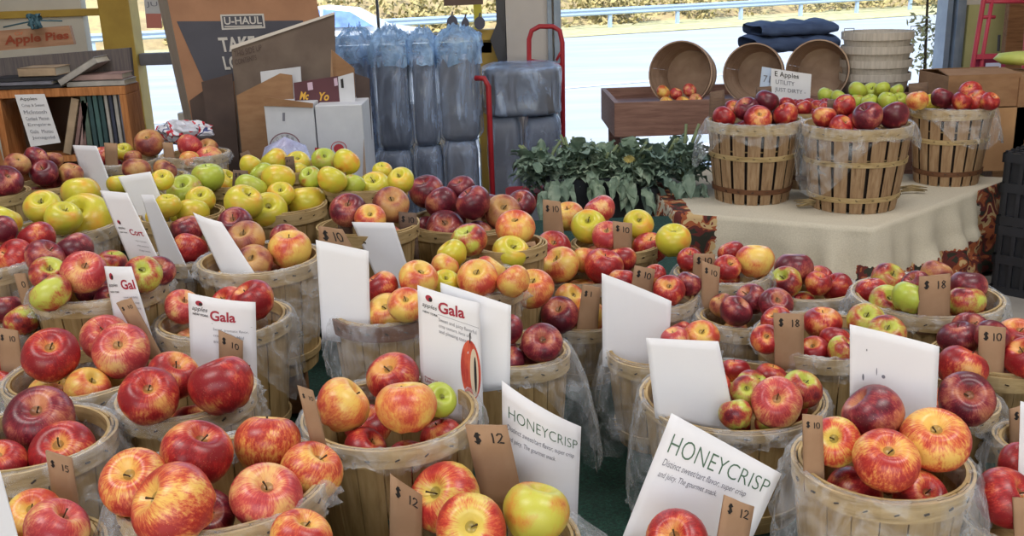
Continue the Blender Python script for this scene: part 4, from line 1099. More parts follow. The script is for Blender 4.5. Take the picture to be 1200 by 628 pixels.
# back of the shop, behind the viewer, with a wide daylight opening
mb = MB(); mb.box((-3.2, -2.95, 1.55), (1.4, .1, 3.1)); mb.box((2.8, -2.95, 1.55), (1.4, .1, 3.1)); mb.box((-.2, -2.95, 2.95), (4.6, .1, .3))
struct(mb.build('wall_rear', WALLM))
xl, xr = wx(657), wx(1098)                 # the open doorway
xc0 = wx(594)
mb = MB(); mb.box(((xc0+xl)/2, WY, 1.55), (xl-xc0, .16, 3.1)); struct(mb.build('wall_front_pier', WALLM))
x_r2 = wx(1116)
struct(MB().box(((x_r2+3.5)/2, WY, 1.55), (3.5-x_r2, .12, 3.1)).build('wall_front', WALLM))
struct(MB().box(((xl+xr)/2, WY, 2.95), (xr-xl, .16, .3)).build('wall_front_lintel', WALLM))
FRM = simple('door_frame_metal', (120,136,156), (140,154,172), 10, .4, metal=.3)
mb = MB()
for i, (x, w, y) in enumerate(((xr+.012, .026, -.02), (xr+.045, .02, -.05), (xr+.075, .026, -.02))): mb.box((x, WY+y, 1.5), (w, .12, 3.0))
mb.box((xl-.02, WY-.10, 1.5), (.03, .05, 3.0)); mb.box((xl-.055, WY-.09, 1.5), (.02, .03, 3.0))
struct(mb.build('door_1', FRM))
YEL = simple('yellow_frame_paint', (168,136,58), (184,152,66), 8, .6)
YELG = simple('bright_yellow_paint', (214,206,70), (224,214,84), 8, .6)
GREYF = simple('grey_frame', (104,104,110), (118,118,122), 10, .6)
DARKF = simple('dark_frame', (62,62,68), rough=.5)
# shop window: yellow and grey frames
mb = MB(); z_s = wz(470, 46)
xw0 = -3.9
def bar(u0, v0, u1, v1, mat, w, d=.07, y=WY):
    a, b = at_y(u0, v0, y), at_y(u1, v1, y); return a, b
w1 = empty('window_1', (0, WY, 0)); struct(w1)
def part(name, x0, x1, z0, z1, mat, d=.08, dy=0): return MB().box(((x0+x1)/2, dy, (z0+z1)/2), (x1-x0, d, z1-z0)).build(name, mat, w1, bevel=.004)
xp = wx(146, 60)
part('yellow_post', xp-.075, xp+.075, 0, 3.1, YEL, .12)
part('yellow_rail', xw0, xp-.075, wz(60,16)-.016, wz(60,16)+.018, YEL, .06)
part('grey_transom', xp+.075, xc0-.07, wz(180,76), wz(180,62), GREYF, .06)
zs1, zs0 = wz(470,40), wz(470,50)
part('yellow_sill', wx(526), xc0-.05, zs0, zs1+.01, YEL, .09, -.02)
part('yellow_stile', wx(568)-.04, xc0-.03, 0, zs0, YEL, .06)
part('bright_stile', wx(561)-.018, wx(561)+.022, 0, 3.1, YELG, .04, .05)
part('dark_post', xc0-.045, xc0, 0, 3.1, DARKF, .10, -.02)
part('mullion', wx(443,20)-.006, wx(443,20)+.006, zs1, 3.1, DARKF, .03)
part('grey_sill', wx(375), wx(526), zs0, zs1, GREYF, .09, -.02)
part('lower_panel', wx(200), wx(520), 0, zs0-.30, CREAM, .05)
xd, zd = wx(586), wz(586, 45)
MB().prism([(xd-.045, -.09, zd), (xd, -.09, zd-.13), (xd+.03, -.09, zd), (xd, -.09, zd+.10)], (0, 1, 0), .012).build('hinge_plate', DARKF, w1)
# inner cream partition behind the pie sign
struct(MB().box(((-3.9+wx(104))/2, WY+.02, 1.55), (wx(104)+3.9, .06, 3.1)).build('wall_front_panel', CREAM))
# ---------------------------------------------------------------- outdoors
ROADM = simple('sunlit_road', (146,152,158), (160,166,172), 1.2, .8, (.25,1,1))
struct(MB().box((5, 24, -.51), (140, 31.0, .08)).build('road', ROADM))
PAVE = simple('sunlit_pavement', (206,206,204), (216,216,214), 2, .8)
mb = MB().add([(-30, 5.0, -.005), (40, 5.0, -.005), (40, 9.0, -.03), (-30, 9.0, -.03), (-30, 10.5, -.48), (40, 10.5, -.48), (-30, 5.0, -.6), (40, 5.0, -.6)], [(0,1,2,3), (3,2,5,4), (0,6,7,1)])
struct(mb.build('pavement', PAVE))
DG = Matrix.Rotation(math.radians(24), 3, 'Z'); PV = Vector((2.2, 37, 0))
def dg(x, y, z): return PV+DG @ Vector((x, y, 0))+Vector((0, 0, z))
GRASS = simple('verge_grass', (150,150,104), (184,176,136), 3, .9, (1,1,1))
struct(MB().prism([dg(-70, -3.6, -.455), dg(110, -3.6, -.455), dg(110, 4, -.455), dg(-70, 4, -.455)], (0,0,1), .02).build('ground_verge', GRASS))
LINE = simple('road_line', (200,204,204))
struct(MB().add([dg(-60, -17, -.462), dg(80, -17, -.462), dg(80, -16.8, -.462), dg(-60, -16.8, -.462)], [(0,1,2,3)]).build('road_marking', LINE))
m, nt, b_ = nodes_of('dry_hillside'); n = noise_n(nt, coords(nt), 1.1, 6, .7); n2 = noise_n(nt, coords(nt), 5, 4, .7)
c_ = ramp(nt, n, [(.3, (92,84,52)), (.48, (140,120,84)), (.6, (160,146,96)), (.75, (112,118,72))])
nt.links.new(mixc(nt, mathn(nt, 'MULTIPLY', n2, .5), c_, (170,156,120)), b_.inputs['Base Color']); b_.inputs['Roughness'].default_value = 1
mb = MB(); nx, ny = 110, 16
vs = [dg(-70+190*i/nx, 2.5+24*j/ny, -.5+9*(j/ny)**1.1+1.0*noise.noise((i*.45, j*.6, 0))*min(1, j)) for j in range(ny+1) for i in range(nx+1)]
mb.add(vs, [(j*(nx+1)+i, j*(nx+1)+i+1, (j+1)*(nx+1)+i+1, (j+1)*(nx+1)+i) for j in range(ny) for i in range(nx)])
struct(mb.build('hill', m, smooth=True))
LEAFY = simple('shrub_foliage', (112,108,64), (170,152,104), 4, .9)
def foliage_ball(mb, c, r, n, leaf, rr):
    for i in range(n):
        d = Vector((rr.gauss(0,1), rr.gauss(0,1), rr.gauss(0,1))).normalized(); p = Vector(c)+Vector((d.x*r[0], d.y*r[1], d.z*r[2]))*rr.uniform(.6, 1)
        a = Vector((rr.gauss(0,1), rr.gauss(0,1), rr.gauss(0,1))).normalized(); b = a.orthogonal().normalized()*leaf*rr.uniform(.5, 1); a = a*leaf*rr.uniform(.7, 1.3)
        mb.add([p-a, p+b*.6, p+a, p-b*.6], [(0,1,2,3)])
mb = MB(); rr = random.Random(5)
for i in range(110):
    s = rr.uniform(.6, 1.5); foliage_ball(mb, dg(rr.uniform(-32, 55), rr.uniform(1.6, 5), s*.7-.5), (s, s*.8, s*.9), 120, .16, rr)
tag(mb.build('hillside_shrubbery', LEAFY), 'dry yellow-green brush along the far side of the road', 'brush', kind='stuff')
gr = empty('guardrail', (0, 0, 0)); STEEL = simple('guardrail_steel', (150,170,200), rough=.4, metal=.3)
prof = [(0,.50),(.05,.55),(.0,.62),(.05,.69),(0,.76)]; mb = MB()
vs = [dg(x, -a, z-.47) for x in (-50, 70) for a, z in prof]; mb.add(vs, [(i, i+1, i+6, i+5) for i in range(4)]); mb.build('rail_beam', STEEL, gr)
for i in range(40):
    o = MB().box((0, 0, 0), (.12, .12, .72)).build('rail_post', STEEL, gr); o.location = dg(-49+i*3, .08, -.11); o.rotation_euler = (0, 0, math.radians(24))
tag(gr, 'grey steel guardrail along the far edge of the sunlit road', 'guardrail')
# car ---------------------------------------------------------------------
cy = 23.0; cz = at_y(420, 3, cy); carx = at_y(420, 20, cy).x
car = empty('car', (at_y(447, 22, cy).x-1.05, cy, -.47)); CARP = simple('white_car_paint', (186,194,204), rough=.3, spec=.4)
prof = [(-2.1,.35),(-2.15,.75),(-2.05,.95),(-1.55,1.02),(-.95,1.42),(-.2,1.50),(.5,1.42),(1.15,1.02),(1.9,.90),(2.15,.70),(2.15,.35)]
mb = MB(); k = len(prof)
def halfw(z): return .86 if z < 1.0 else .86-.28*(z-1.0)/.5
vs = [(x, s*halfw(z), z) for s in (-1, 1) for x, z in prof]
mb.add(vs, [tuple(range(k)), tuple(reversed(range(k, 2*k)))]+[(i, i+k, (i+1) % k+k, (i+1) % k) for i in range(k)])
mb.build('body', CARP, car, bevel=.04)
CGL = simple('car_glass', (52,84,140), (84,120,176), 3, .35, spec=.2)
for poly in ([(-1.42,1.04),(-.9,1.36),(-.22,1.43),(-.22,1.04)], [(-.15,1.04),(-.15,1.43),(.45,1.36),(.98,1.04)]):
    mb = MB(); mb.prism([(x, -halfw(z)-.012, z) for x, z in poly], (0, 1, 0), .01); mb.build('side_window', CGL, car)
TYRE = simple('tyre_rubber', (30,30,32))
for x in (-1.35, 1.4):
    for s in (-1, 1):
        mb = MB(); mb.lathe([(.0,-.1),(.30,-.1),(.33,-.06),(.33,.06),(.30,.1),(0,.1)], 24)
        o = mb.build('wheel', TYRE, car); o.rotation_euler = (PI/2, 0, 0); o.location = (x, s*.78, .33)
tag(car, 'white car with blue-tinted windows passing outside the shop window', 'car')
# roadside plant just outside the door edge
mb = MB(); rr = random.Random(9); p = at_y(1084, 40, 5.6)
for i in range(9): foliage_ball(mb, (p.x+rr.uniform(-.14, .12), 5.6+rr.uniform(-.1, .1), rr.uniform(.9, 1.75)), (.10, .08, .12), 46, .02, rr)
sh_ = empty('potted_shrub', (p.x, 5.6, 0)); mb.v = [(x-p.x, y-5.6, z) for x, y, z in mb.v]; mb.build('foliage', simple('pale_foliage', (178,170,120), (120,118,74), 8, .9), sh_)
mb = MB().tube([(0,0,.3), (.02,0,.8), (-.01,0,1.5)], [.012,.01,.006]); mb.build('stem', STEM, sh_)
MB().lathe([(0,0),(.13,0),(.17,.32),(.15,.32),(.14,.28),(0,.28)], 24).build('pot', simple('terracotta', (170,96,66), (150,84,60), 8, .8), sh_)
tag(sh_, 'pale bush in bright sun just outside the door frame', 'shrub')
# ---------------------------------------------------------------- things in the back
def sheet_px(name, poly, y, mat, th=.004, lean=0, skew=0, parent=None, u0=None, foot=False):
    """flat board: its outline unprojected on a real upright or leaning plane through (u0, y)."""
    u, v = poly[0] if u0 is None else u0
    vm = max(c for _, c in poly) if foot else 0
    p0 = at_y(u, v, y); n = Vector((skew, -1, lean)).normalized(); pts = [on_plane(a, c, p0, n) for a, c in poly]
    if foot:
        for q, (a, c) in zip(pts, poly):
            if c > vm-foot: dz = q.z-.003; q.z = .003; q.y -= lean*dz
    o = MB().prism(pts, -n, th).build(name, mat, parent); o['n_'] = 0; del o['n_']
    return o, p0, n
def px_write(txt, quad, p0, n, mat, parent, name='lettering', off=.002, geo=None, **kw):
    sh = Sheet(quad, p0+n*off, n); vs, fs = geo or text_geo(txt, kw.get('offset', 0), kw.get('shear', 0))
    xs = [q[0] for q in vs]; ys = [q[1] for q in vs]; x0, x1, y0, y1 = min(xs), max(xs), min(ys), max(ys)
    out = [sh.P((q[0]-x0)/(x1-x0), 1-(q[1]-y0)/(y1-y0)) for q in vs]
    return MB().add(out, fs).build(name, mat, parent)
def crate_box(name, c, size, mat, rz=0, **kw):
    return MB().box((0, 0, size[2]/2), size).build(name, mat, None, **kw)
# floor bundles wrapped in plastic
GREYB = simple('grey_bundle', (92,96,110), (74,78,92), 16, .8, (8,8,1))
GREYC = simple('dark_grey_bundle', (76,80,96), (54,58,72), 16, .8, (8,8,1))
FELT = simple('felt_grey', (102,102,108), (86,88,96), 18, .9)
def superbox(w, d, h, nz=14, na=40, e=.35, wr=0, sd=0, grow=0, vert=False):
    vs, fs = [], []
    for j in range(nz+1):
        f = j/nz; z = h*f; sq = 1-(max(0, abs(f-.5)*2-.86)/.14)**2*.16
        for i in range(na):
            a = 2*PI*i/na; c, s = math.cos(a), math.sin(a)
            x = math.copysign(abs(c)**e, c)*w/2*sq; y = math.copysign(abs(s)**e, s)*d/2*sq
            g = 1+wr*noise.noise((c*3+sd, s*3, z*9))+.5*wr*noise.noise((c*8, s*8+sd, z*20))
            if vert: g += .05*noise.noise((c*9+sd, s*9, z*3))+.03*noise.noise((c*22, s*22+sd, z*5))
            vs.append((x*g+grow*c, y*g+grow*s, z))
    for j in range(nz):
        for i in range(na): fs.append((j*na+i, j*na+(i+1) % na, (j+1)*na+(i+1) % na, (j+1)*na+i))
    fs += [tuple(reversed(range(na))), tuple(range(nz*na, nz*na+na))]
    return vs, fs
def bundle(u0, u1, v0, v1, y, lab, mat, tuft=True, d=.22, z0=None):
    a, b = at_y(u0, (v0+v1)/2, y), at_y(u1, (v0+v1)/2, y); zt = at_y((u0+u1)/2, v0, y).z; zb = at_y((u0+u1)/2, v1, y).z if z0 is None else z0
    w = b.x-a.x; h = zt-zb; r = empty('wrapped_bundle', ((a.x+b.x)/2, y+d/2, zb), R_.uniform(-.05, .05))
    MB().add(*superbox(w-.02, d-.02, h-.006, wr=.02, sd=u0)).build('grey_roll', mat, r, smooth=True)
    MB().add(*superbox(w, d, h, 26, 96, .5, .05, u1, .002, True)).build('plastic_wrap', FILMB, r, smooth=True)
    if tuft:
        mb = MB(); n = 40; vs = []
        for j in range(9):
            f = j/8
            for i in range(n):
                q = 2*PI*i/n; c, s = math.cos(q), math.sin(q); prof = [1.06, 1.10, 1.12, 1.05, .86, .60, .42, .34, .25][j]; z = h+[-.05, -.01, .022, .045, .062, .070, .078, .088, .086][j]
                g = 1+.30*noise.noise((c*4+u0, s*4, f*3))+.12*noise.noise((c*13+u0, s*13, f*9)); vs.append((math.copysign(abs(c)**.6, c)*w/2*prof*g, math.copysign(abs(s)**.6, s)*d/2*prof*g, z+.035*noise.noise((c*5, s*5+u0, f*4))+.015*noise.noise((c*14, s*14+u0, f*8))))
        mb.add(vs, [(j*n+i, j*n+(i+1) % n, (j+1)*n+(i+1) % n, (j+1)*n+i) for j in range(8) for i in range(n)])
        mb.build('gathered_plastic_top', FILMT, r, smooth=True)
    tag(r, lab, 'wrapped bundle', 'grey bundles in clear plastic'); return r
BY = 3.95
zsp = at_y(480, 180, BY).z
bundle(437, 480, 62, 177, BY, 'tall grey bundle in shiny plastic, nearest to the cardboard pile', GREYC)
bundle(480, 512, 62, 172, BY, 'tall grey bundle in plastic, middle of the upper three', GREYB)
bundle(512, 563, 60, 166, BY, 'tall grey bundle in plastic, upper one beside the red hand truck', FELT)
bundle(398, 440, 60, 210, BY+.25, 'dark bundle behind the cardboard pile under gathered blue plastic', GREYC, z0=0)
bundle(441, 486, 178, 300, BY, 'short lower bundle in plastic below the nearest tall one', GREYC, False, z0=0)
bundle(487, 521, 173, 300, BY, 'short lower bundle in plastic, middle of the lower three', GREYC, False, z0=0)
bundle(522, 564, 167, 300, BY, 'short lower grey bundle in plastic next to the red rail', FELT, False, z0=0)
zt1 = .16
bundle(566, 660, 80, 138, BY+.05, 'wide grey package in bluish plastic lying on top of two bundles', FELT, False, d=.42)
bundle(574, 615, 139, 300, BY+.05, 'upright bundle under the wide package behind the red rail', FELT, False, d=.3, z0=zt1)
bundle(617, 660, 139, 300, BY+.05, 'upright bundle under the wide package, beside the open doorway', GREYB, False, d=.3, z0=zt1)
# red hand truck carrying them
REDP = simple('red_cart_paint', (176,36,44), (160,30,40), 8, .45)
PINKP = simple('pink_red_paint', (186,60,82), (170,48,70), 8, .45)
ht = empty('platform_cart', (0, 0, 0)); hy = BY+.5
def P3(u, v, y): return at_y(u, v, y)
loop = [P3(620,215,hy), P3(620,72,hy), P3(620,46,hy), P3(623,36,hy), P3(632,31,hy), P3(648,31,hy), P3(656,36,hy), P3(659,50,hy), P3(659,215,hy)]
loop[0].z = loop[-1].z = .15
MB().tube(loop, .011, 10).build('rear_handle', REDP, ht, smooth=True)
MB().tube([P3(620,71,hy), P3(659,77,hy)], .009, 8).build('cross_bar', REDP, ht, smooth=True)
MB().tube([P3(652,71,hy), P3(659,58,hy)], .006, 8).build('brace', REDP, ht, smooth=True)
a, b = P3(563,92,BY-.03), P3(570,215,BY-.02)
fr = [Vector((a.x-.02, a.y+.02, a.z)), Vector((a.x+.015, a.y, a.z)), Vector((a.x+.03, a.y, a.z-.03)), Vector((a.x+.03, a.y, .15))]
MB().tube(fr, .011, 10).build('front_rail', REDP, ht, smooth=True)
x0, x1 = P3(563,215,BY).x, P3(662,215,BY).x
MB().box(((x0+x1)/2, BY+.27, .135), (x1-x0+.04, .62, .03)).build('deck', REDP, ht, bevel=.006)
for sx in (x0+.05, x1-.05):
    for yy in (BY+.05, BY+.5):
        o = MB().lathe([(0,-.02),(.05,-.02),(.06,-.01),(.06,.01),(.05,.02),(0,.02)], 20).build('wheel', TYRE, ht); o.rotation_euler = (0, PI/2, 0); o.location = (sx, yy, .06)
tag(ht, 'red platform cart with a rounded handle loop behind the grey packages', 'cart')
# red bin beside the planter
rb_ = empty('plastic_tote', at_y(619, 300, 3.62)); rb_.location.z = 0; zt = at_y(619, 222, 3.62).z
MB().lathe([(0,0),(.09,0),(.10,zt-.05),(.085,zt-.05),(.08,.02),(0,.02)], 4, a0=PI/4, a1=PI/4+2*PI).build('tub', simple('blue_grey_tub', (150,160,184)), rb_)
MB().lathe([(0,zt-.05),(.11,zt-.05),(.11,zt-.01),(.09,zt),(0,zt)], 4, a0=PI/4, a1=PI/4+2*PI).build('lid', REDP, rb_)
tag(rb_, 'tote with a red lid between the bundles and the black planter', 'tote')
# ---------------------------------------------------------------- greens in black planters
BLK = simple('black_plastic', (34,36,44), (26,28,34), 20, .5)
m, nt, b_ = nodes_of('kale_leaf'); n = noise_n(nt, coords(nt), 22, 4); nt.links.new(mixc(nt, rnd(nt), ramp(nt, n, [(.3, (76,98,78)), (.5, (116,136,112)), (.7, (160,172,148))]), (104,126,116)), b_.inputs['Base Color'])
b_.inputs['Roughness'].default_value = .6; b_.inputs['Subsurface Weight'].default_value = 0; KALE = m
KSTEM = simple('kale_stem', (128,140,100), (104,118,84), 20, .6)
def leaf(mb, base, direc, L, W, rr):
    d = Vector(direc).normalized(); side = d.cross(Vector((0,0,1)))
    side = side.normalized() if side.length > .01 else Vector((1,0,0)); up = side.cross(d); k = 5; vs = []
    tw = rr.uniform(-.5, .5); side = (side*math.cos(tw)+up*math.sin(tw)); ph = rr.uniform(0, 9)
    for i in range(k+1):
        f = i/k; w = W*math.sin(PI*min(1, .12+f*.88))**.8*(1-.3*f); c = Vector(base)+d*L*f-Vector((0,0,1))*L*.35*f*f
        for s in (-1, -.4, .4, 1):
            q = c+side*w*s+up*(abs(s)*w*.3+.008*math.sin(f*14+s*3+ph)*(abs(s) > .5)); vs.append(q)
    mb.add(vs, [(i*4+j, i*4+j+1, i*4+j+5, i*4+j+4) for i in range(k) for j in range(3)])
def planter(x0, x1, y0, y1, z1, lab):
    r = empty('planter_box', ((x0+x1)/2, (y0+y1)/2, 0)); w, d = x1-x0, y1-y0; mb = MB()
    for sx, sy in ((0,1),(0,-1),(1,0),(-1,0)): mb.box((sx*(w/2-.008), sy*(d/2-.008), z1-.13), (w if sy else .016, .016 if sy else d-.03, .26))
    mb.build('side_walls', BLK, r); MB().box((0, 0, z1-.05), (w-.03, d-.03, .02)).build('soil', simple('dark_soil', (48,40,34), (34,28,24), 40, 1), r)
    mb = MB(); 
    for sx in (-1, 1):
        for sy in (-1, 1): mb.box((sx*(w/2-.03), sy*(d/2-.03), (z1-.26)/2), (.03, .03, z1-.26))
    mb.build('stand', BLK, r); mb = MB().box((0, 0, z1-.27), (w, d, .02)); mb.build('stand_shelf', BLK, r)
    tag(r, lab, 'planter', 'black planters of greens'); return r
py0 = 3.35
pa, pb, pc = at_y(640, 212, py0), at_y(738, 222, py0), at_y(772, 225, py0)
planter(pa.x, pb.x-.005, py0, py0+.30, pa.z, 'black planter box of leafy greens nearer the grey bundles')
planter(pb.x+.005, pc.x, py0, py0+.30, pb.z, 'black planter box of leafy greens behind the cloth-covered table edge')
def green_plant(u, vt, y, spread, lab, flower=False, n=26, vb=222):
    c = at_y(u, vb, y); top = at_y(u, vt, y).z; r = empty('leafy_green_plant', (c.x, y, pa.z-.03)); H = top-r.location.z; rr = random.Random(u); mb, sb = MB(), MB()
    for i in range(n):
        a = rr.uniform(0, 2*PI); el = rr.uniform(.15, 1.3); q = Vector((math.cos(a)*math.cos(el), math.sin(a)*math.cos(el), math.sin(el)))
        L0 = H*rr.uniform(.25, .8)*(.5+.5*math.sin(el)); p = Vector((q.x*spread*rr.uniform(.3, 1), q.y*.09, max(.02, L0)))
        sb.tube([(rr.uniform(-.02, .02), rr.uniform(-.02, .02), 0), p*.6, p], [.005, .004, .003], 5)
        leaf(mb, p, q+Vector((0, -.2, .1)), rr.uniform(.05, .13), rr.uniform(.015, .040), rr)
        for _ in range(3): leaf(mb, p+Vector((rr.uniform(-.05,.05), rr.uniform(-.05,.05), rr.uniform(-.04,.02))), Vector((rr.uniform(-1,1), rr.uniform(-1,.4), rr.uniform(-.3,.8))), rr.uniform(.04, .08), rr.uniform(.015, .03), rr)
    for i in range(7):
        a = rr.uniform(-1, 1); p = Vector((a*spread, -.12, -rr.uniform(.01, .09))); leaf(mb, p+Vector((0,-.03,.06)), Vector((rr.uniform(-.4,.4), -.5, -.5)), rr.uniform(.06,.10), rr.uniform(.015,.03), rr)
    for i in range(4):
        a = rr.uniform(-1, 1); p = Vector((a*spread, rr.uniform(-.05, .05), H*rr.uniform(.8, 1.05))); sb.tube([(0,0,0), p*.6+Vector((0,0,.02)), p], [.007, .006, .005], 6)
    mb.build('foliage', KALE, r); sb.build('stems', KSTEM, r, smooth=True)
    if flower:
        fb = MB(); f0 = at_y(737, 186, y-.1)-r.location
        for i in range(14):
            a = 2*PI*i/14; fb.add([f0, f0+Vector((.016*math.cos(a-.2), -.004, .012*math.sin(a-.2))), f0+Vector((.022*math.cos(a), -.008, .015*math.sin(a))), f0+Vector((.016*math.cos(a+.2), -.004, .012*math.sin(a+.2)))], [(0,1,2,3)])
        fb.build('yellow_flower', simple('yellow_petal', (170,154,84)), r)
    tag(r, lab, 'plant', 'leafy green plants')
for u, vt, y, s, lab, fl in ((636,168,3.45,.09,'leafy green plant at the end of the planter next to the bundles',0), (672,160,3.5,.10,'grey-green leafy plant with upright stalks in the nearer planter',0),
    (706,172,3.46,.09,'leafy plant drooping over the middle of the black planters',0), (738,168,3.45,.09,'leafy plant with a faded yellow flower',1), (776,162,3.48,.10,'broad-leaved green plant below the wooden bench leg',0), (800,150,3.44,.08,'tallest leafy green plant, against the half-bushel',0)):
    green_plant(u, vt, y, s, lab, fl)
# ---------------------------------------------------------------- wooden bench with tipped baskets
SILV = wood_mat('weathered_bench_wood', (116,84,74), (138,104,92), (156,122,108), (3,30,30))
yb = 4.0
pA, pB = at_y(720, 118, yb), at_y(1092, 120, yb); z1 = at_y(740, 120, yb).z; hb = .14
wb = empty('wooden_bench', ((pA.x+pB.x)/2, yb+.28, 0)); wl = pB.x-pA.x
MB().box((0, -.27, z1-hb/2), (wl, .02, hb)).build('front_board', SILV, wb, bevel=.002); MB().box((0, .27, z1-hb/2), (wl, .02, hb)).build('back_board', SILV, wb)
for s in (-1, 1): MB().box((s*(wl/2-.01), 0, z1-hb/2), (.02, .52, hb)).build('end_board', SILV, wb)
MB().box((0, 0, z1-.055), (wl-.04, .52, .02)).build('bed_board', SILV, wb)
for s in (-1, 1):
    for t in (-1, 1): MB().box((s*(wl/2-.06), t*.24, (z1-hb)/2), (.06, .04, z1-hb)).build('leg', SILV, wb)
tag(wb, 'weathered wooden bench tray holding tipped baskets in front of the doorway', 'bench')
def simple_basket(name, R, h, lab, group, mat=SPLINT, bands=3):
    r = empty(name); r0 = R*.8; mb = MB(); ns = 20
    for i in range(ns):
        a0, a1 = 2*PI*i/ns, 2*PI*(i+.985)/ns; vs = []
        for f in (0, .5, 1):
            rad = r0+(R-r0)*f+.02*R*math.sin(PI*f)
            for a in (a0, (a0+a1)/2, a1): vs += [(rad*math.cos(a), rad*math.sin(a), f*h), ((rad-.004)*math.cos(a), (rad-.004)*math.sin(a), f*h)]
        fs = []
        for j in range(2):
            for q in range(2):
                s = j*6+q*2; fs += [(s, s+2, s+8, s+6), (s+1, s+7, s+9, s+3)]
        mb.add(vs, fs)
    mb.build('slats', mat, r)
    for i, f in enumerate((.93, .5, .08)[:bands]):
        rad = r0+(R-r0)*f+.02*R*math.sin(PI*f); w = .03 if i == 0 else .016
        MB().lathe([(rad,f*h-w/2),(rad+.005,f*h-w/2),(rad+.006,f*h+w/2),(rad,f*h+w/2),(rad,f*h-w/2)], 40).build(('rim_hoop','middle_hoop','bottom_hoop')[i], HOOP if mat is SPLINT else mat, r)
    MB().lathe([(0,.004),(r0-.002,.004),(r0-.002,.012),(0,.012)], 32).build('bottom_board', mat, r)
    tag(r, lab, 'basket', group); return r
PALE = wood_mat('pale_splint', (176,168,158), (194,186,176), (208,200,190))
GREYW = wood_mat('greyish_splint', (150,124,106), (170,144,124), (184,160,138), (4,4,20))  # greyer splint tone for the tipped baskets
def tipped(u, v, wpx, y, yaw, lab, mat):
    c = at_y(u, v, y); R = wpx*1.0*y*.985/FPX/2; c.z = max(c.z, z1-.042+R*1.03); h = R*1.35; r = simple_basket('tipped_basket', R, h, lab, 'tipped baskets on the bench', mat)
    ax = Vector((math.sin(yaw), -math.cos(yaw), .12)).normalized()       # the mouth looks along this
    r.rotation_mode = 'QUATERNION'; r.rotation_quaternion = Vector((0,0,1)).rotation_difference(ax)
    r.location = c-ax*h; return c, R
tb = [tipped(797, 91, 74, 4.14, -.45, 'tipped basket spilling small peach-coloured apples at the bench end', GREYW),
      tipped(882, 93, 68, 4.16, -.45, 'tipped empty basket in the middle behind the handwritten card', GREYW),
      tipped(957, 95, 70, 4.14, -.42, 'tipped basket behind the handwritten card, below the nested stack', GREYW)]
for u, v, px, t, w in ((777,108,17,'org','upper'),(792,110,15,'pink','upper second'),(808,106,17,'pink','upper'),(781,121,17,'org','lower'),(800,122,19,'org','lower'),(815,118,17,'pink','lower')):
    y = 4.06 if v > 115 else 4.12; p = at_y(u, v, y); r = px*y*.985/FPX/2
    o = D2.objects.new('apple', AME[(R_.randrange(4), t)]); COL.objects.link(o); o.location = p; o.scale = (r, r, r); o.rotation_euler = (R_.uniform(0,1), R_.uniform(0,1), 0)
    tag(o, f"{COLW[t]} apple spilling from the tipped basket, {w} {'left' if u < 790 else 'middle' if u < 804 else 'right'}", 'apple', 'apples in the tipped basket')
# nested pale baskets
cs = at_y(1020, 104, 4.22); Rn = 84*4.22*.985/FPX/2
for i, vv in enumerate((100, 84, 68, 52)):
    zt = max(at_y(1020, vv, 4.22).z, z1-.044+.105+.052*i) if i == 0 else z1-.044+.105+.056*i; r = simple_basket('nested_basket', Rn*.92, .105, ('lowest pale basket of the nested stack', 'second pale basket from the bottom of the nested stack', 'third pale basket from the bottom of the nested stack', 'topmost pale basket of the nested stack, its wire handles up')[i], 'nested pale baskets', PALE, 1)
    r.location = (cs.x, 4.03+Rn, zt-.105)
    if i == 3:
        for s in (-1, 1):
            hp = [Vector((s*Rn*.9-.02, -.05, .10)), Vector((s*Rn*.9-.02, -.05, .13)), Vector((s*Rn*.9+.02, -.05, .13)), Vector((s*Rn*.9+.02, -.05, .10))]; MB().tube(hp, .002, 6).build('wire_handle', simple('wire', (150,150,150), metal=.8, rough=.3), r)
# blue folded cloth on the tipped baskets
BLUE = simple('blue_fabric', (70,88,124), (52,68,100), 9, .9, (1,1,3))
for i, (u0, u1, v0, v1, lab) in enumerate(((884,982,44,64,'lower layer of folded blue cloth lying on the tipped baskets'), (890,980,29,45,'upper layer of folded blue cloth on top of the other'))):
    a, b = at_y(u0, v1, 4.36), at_y(u1, v0, 4.36); w = b.x-a.x; h = at_y(u0, v0, 4.36).z-at_y(u0, v1, 4.36).z; vs, fs = [], []
    nx, ny = 40, 20; c = Vector(((a.x+b.x)/2, 4.50, at_y((u0+u1)/2, (v0+v1)/2, 4.36).z+.01))
    for j in range(ny):
        q = 2*PI*j/ny
        for k in range(nx+1):
            f = k/nx; e = 1-max(0, abs(f-.5)*2-.9)*3
            yy = math.copysign(abs(math.cos(q))**.5, math.cos(q))*.18; zz = math.copysign(abs(math.sin(q))**.6, math.sin(q))*h/2*e
            vs.append(c+Vector(((f-.5)*w, yy, zz+.010*noise.noise((f*7, i*5, q))+(f-.5)*.004)))
    for j in range(ny):
        for k in range(nx): fs.append((j*(nx+1)+k, j*(nx+1)+k+1, ((j+1) % ny)*(nx+1)+k+1, ((j+1) % ny)*(nx+1)+k))
    tag(MB().add(vs, fs).build('folded_cloth', BLUE, smooth=True), lab, 'cloth', 'folded blue cloths')
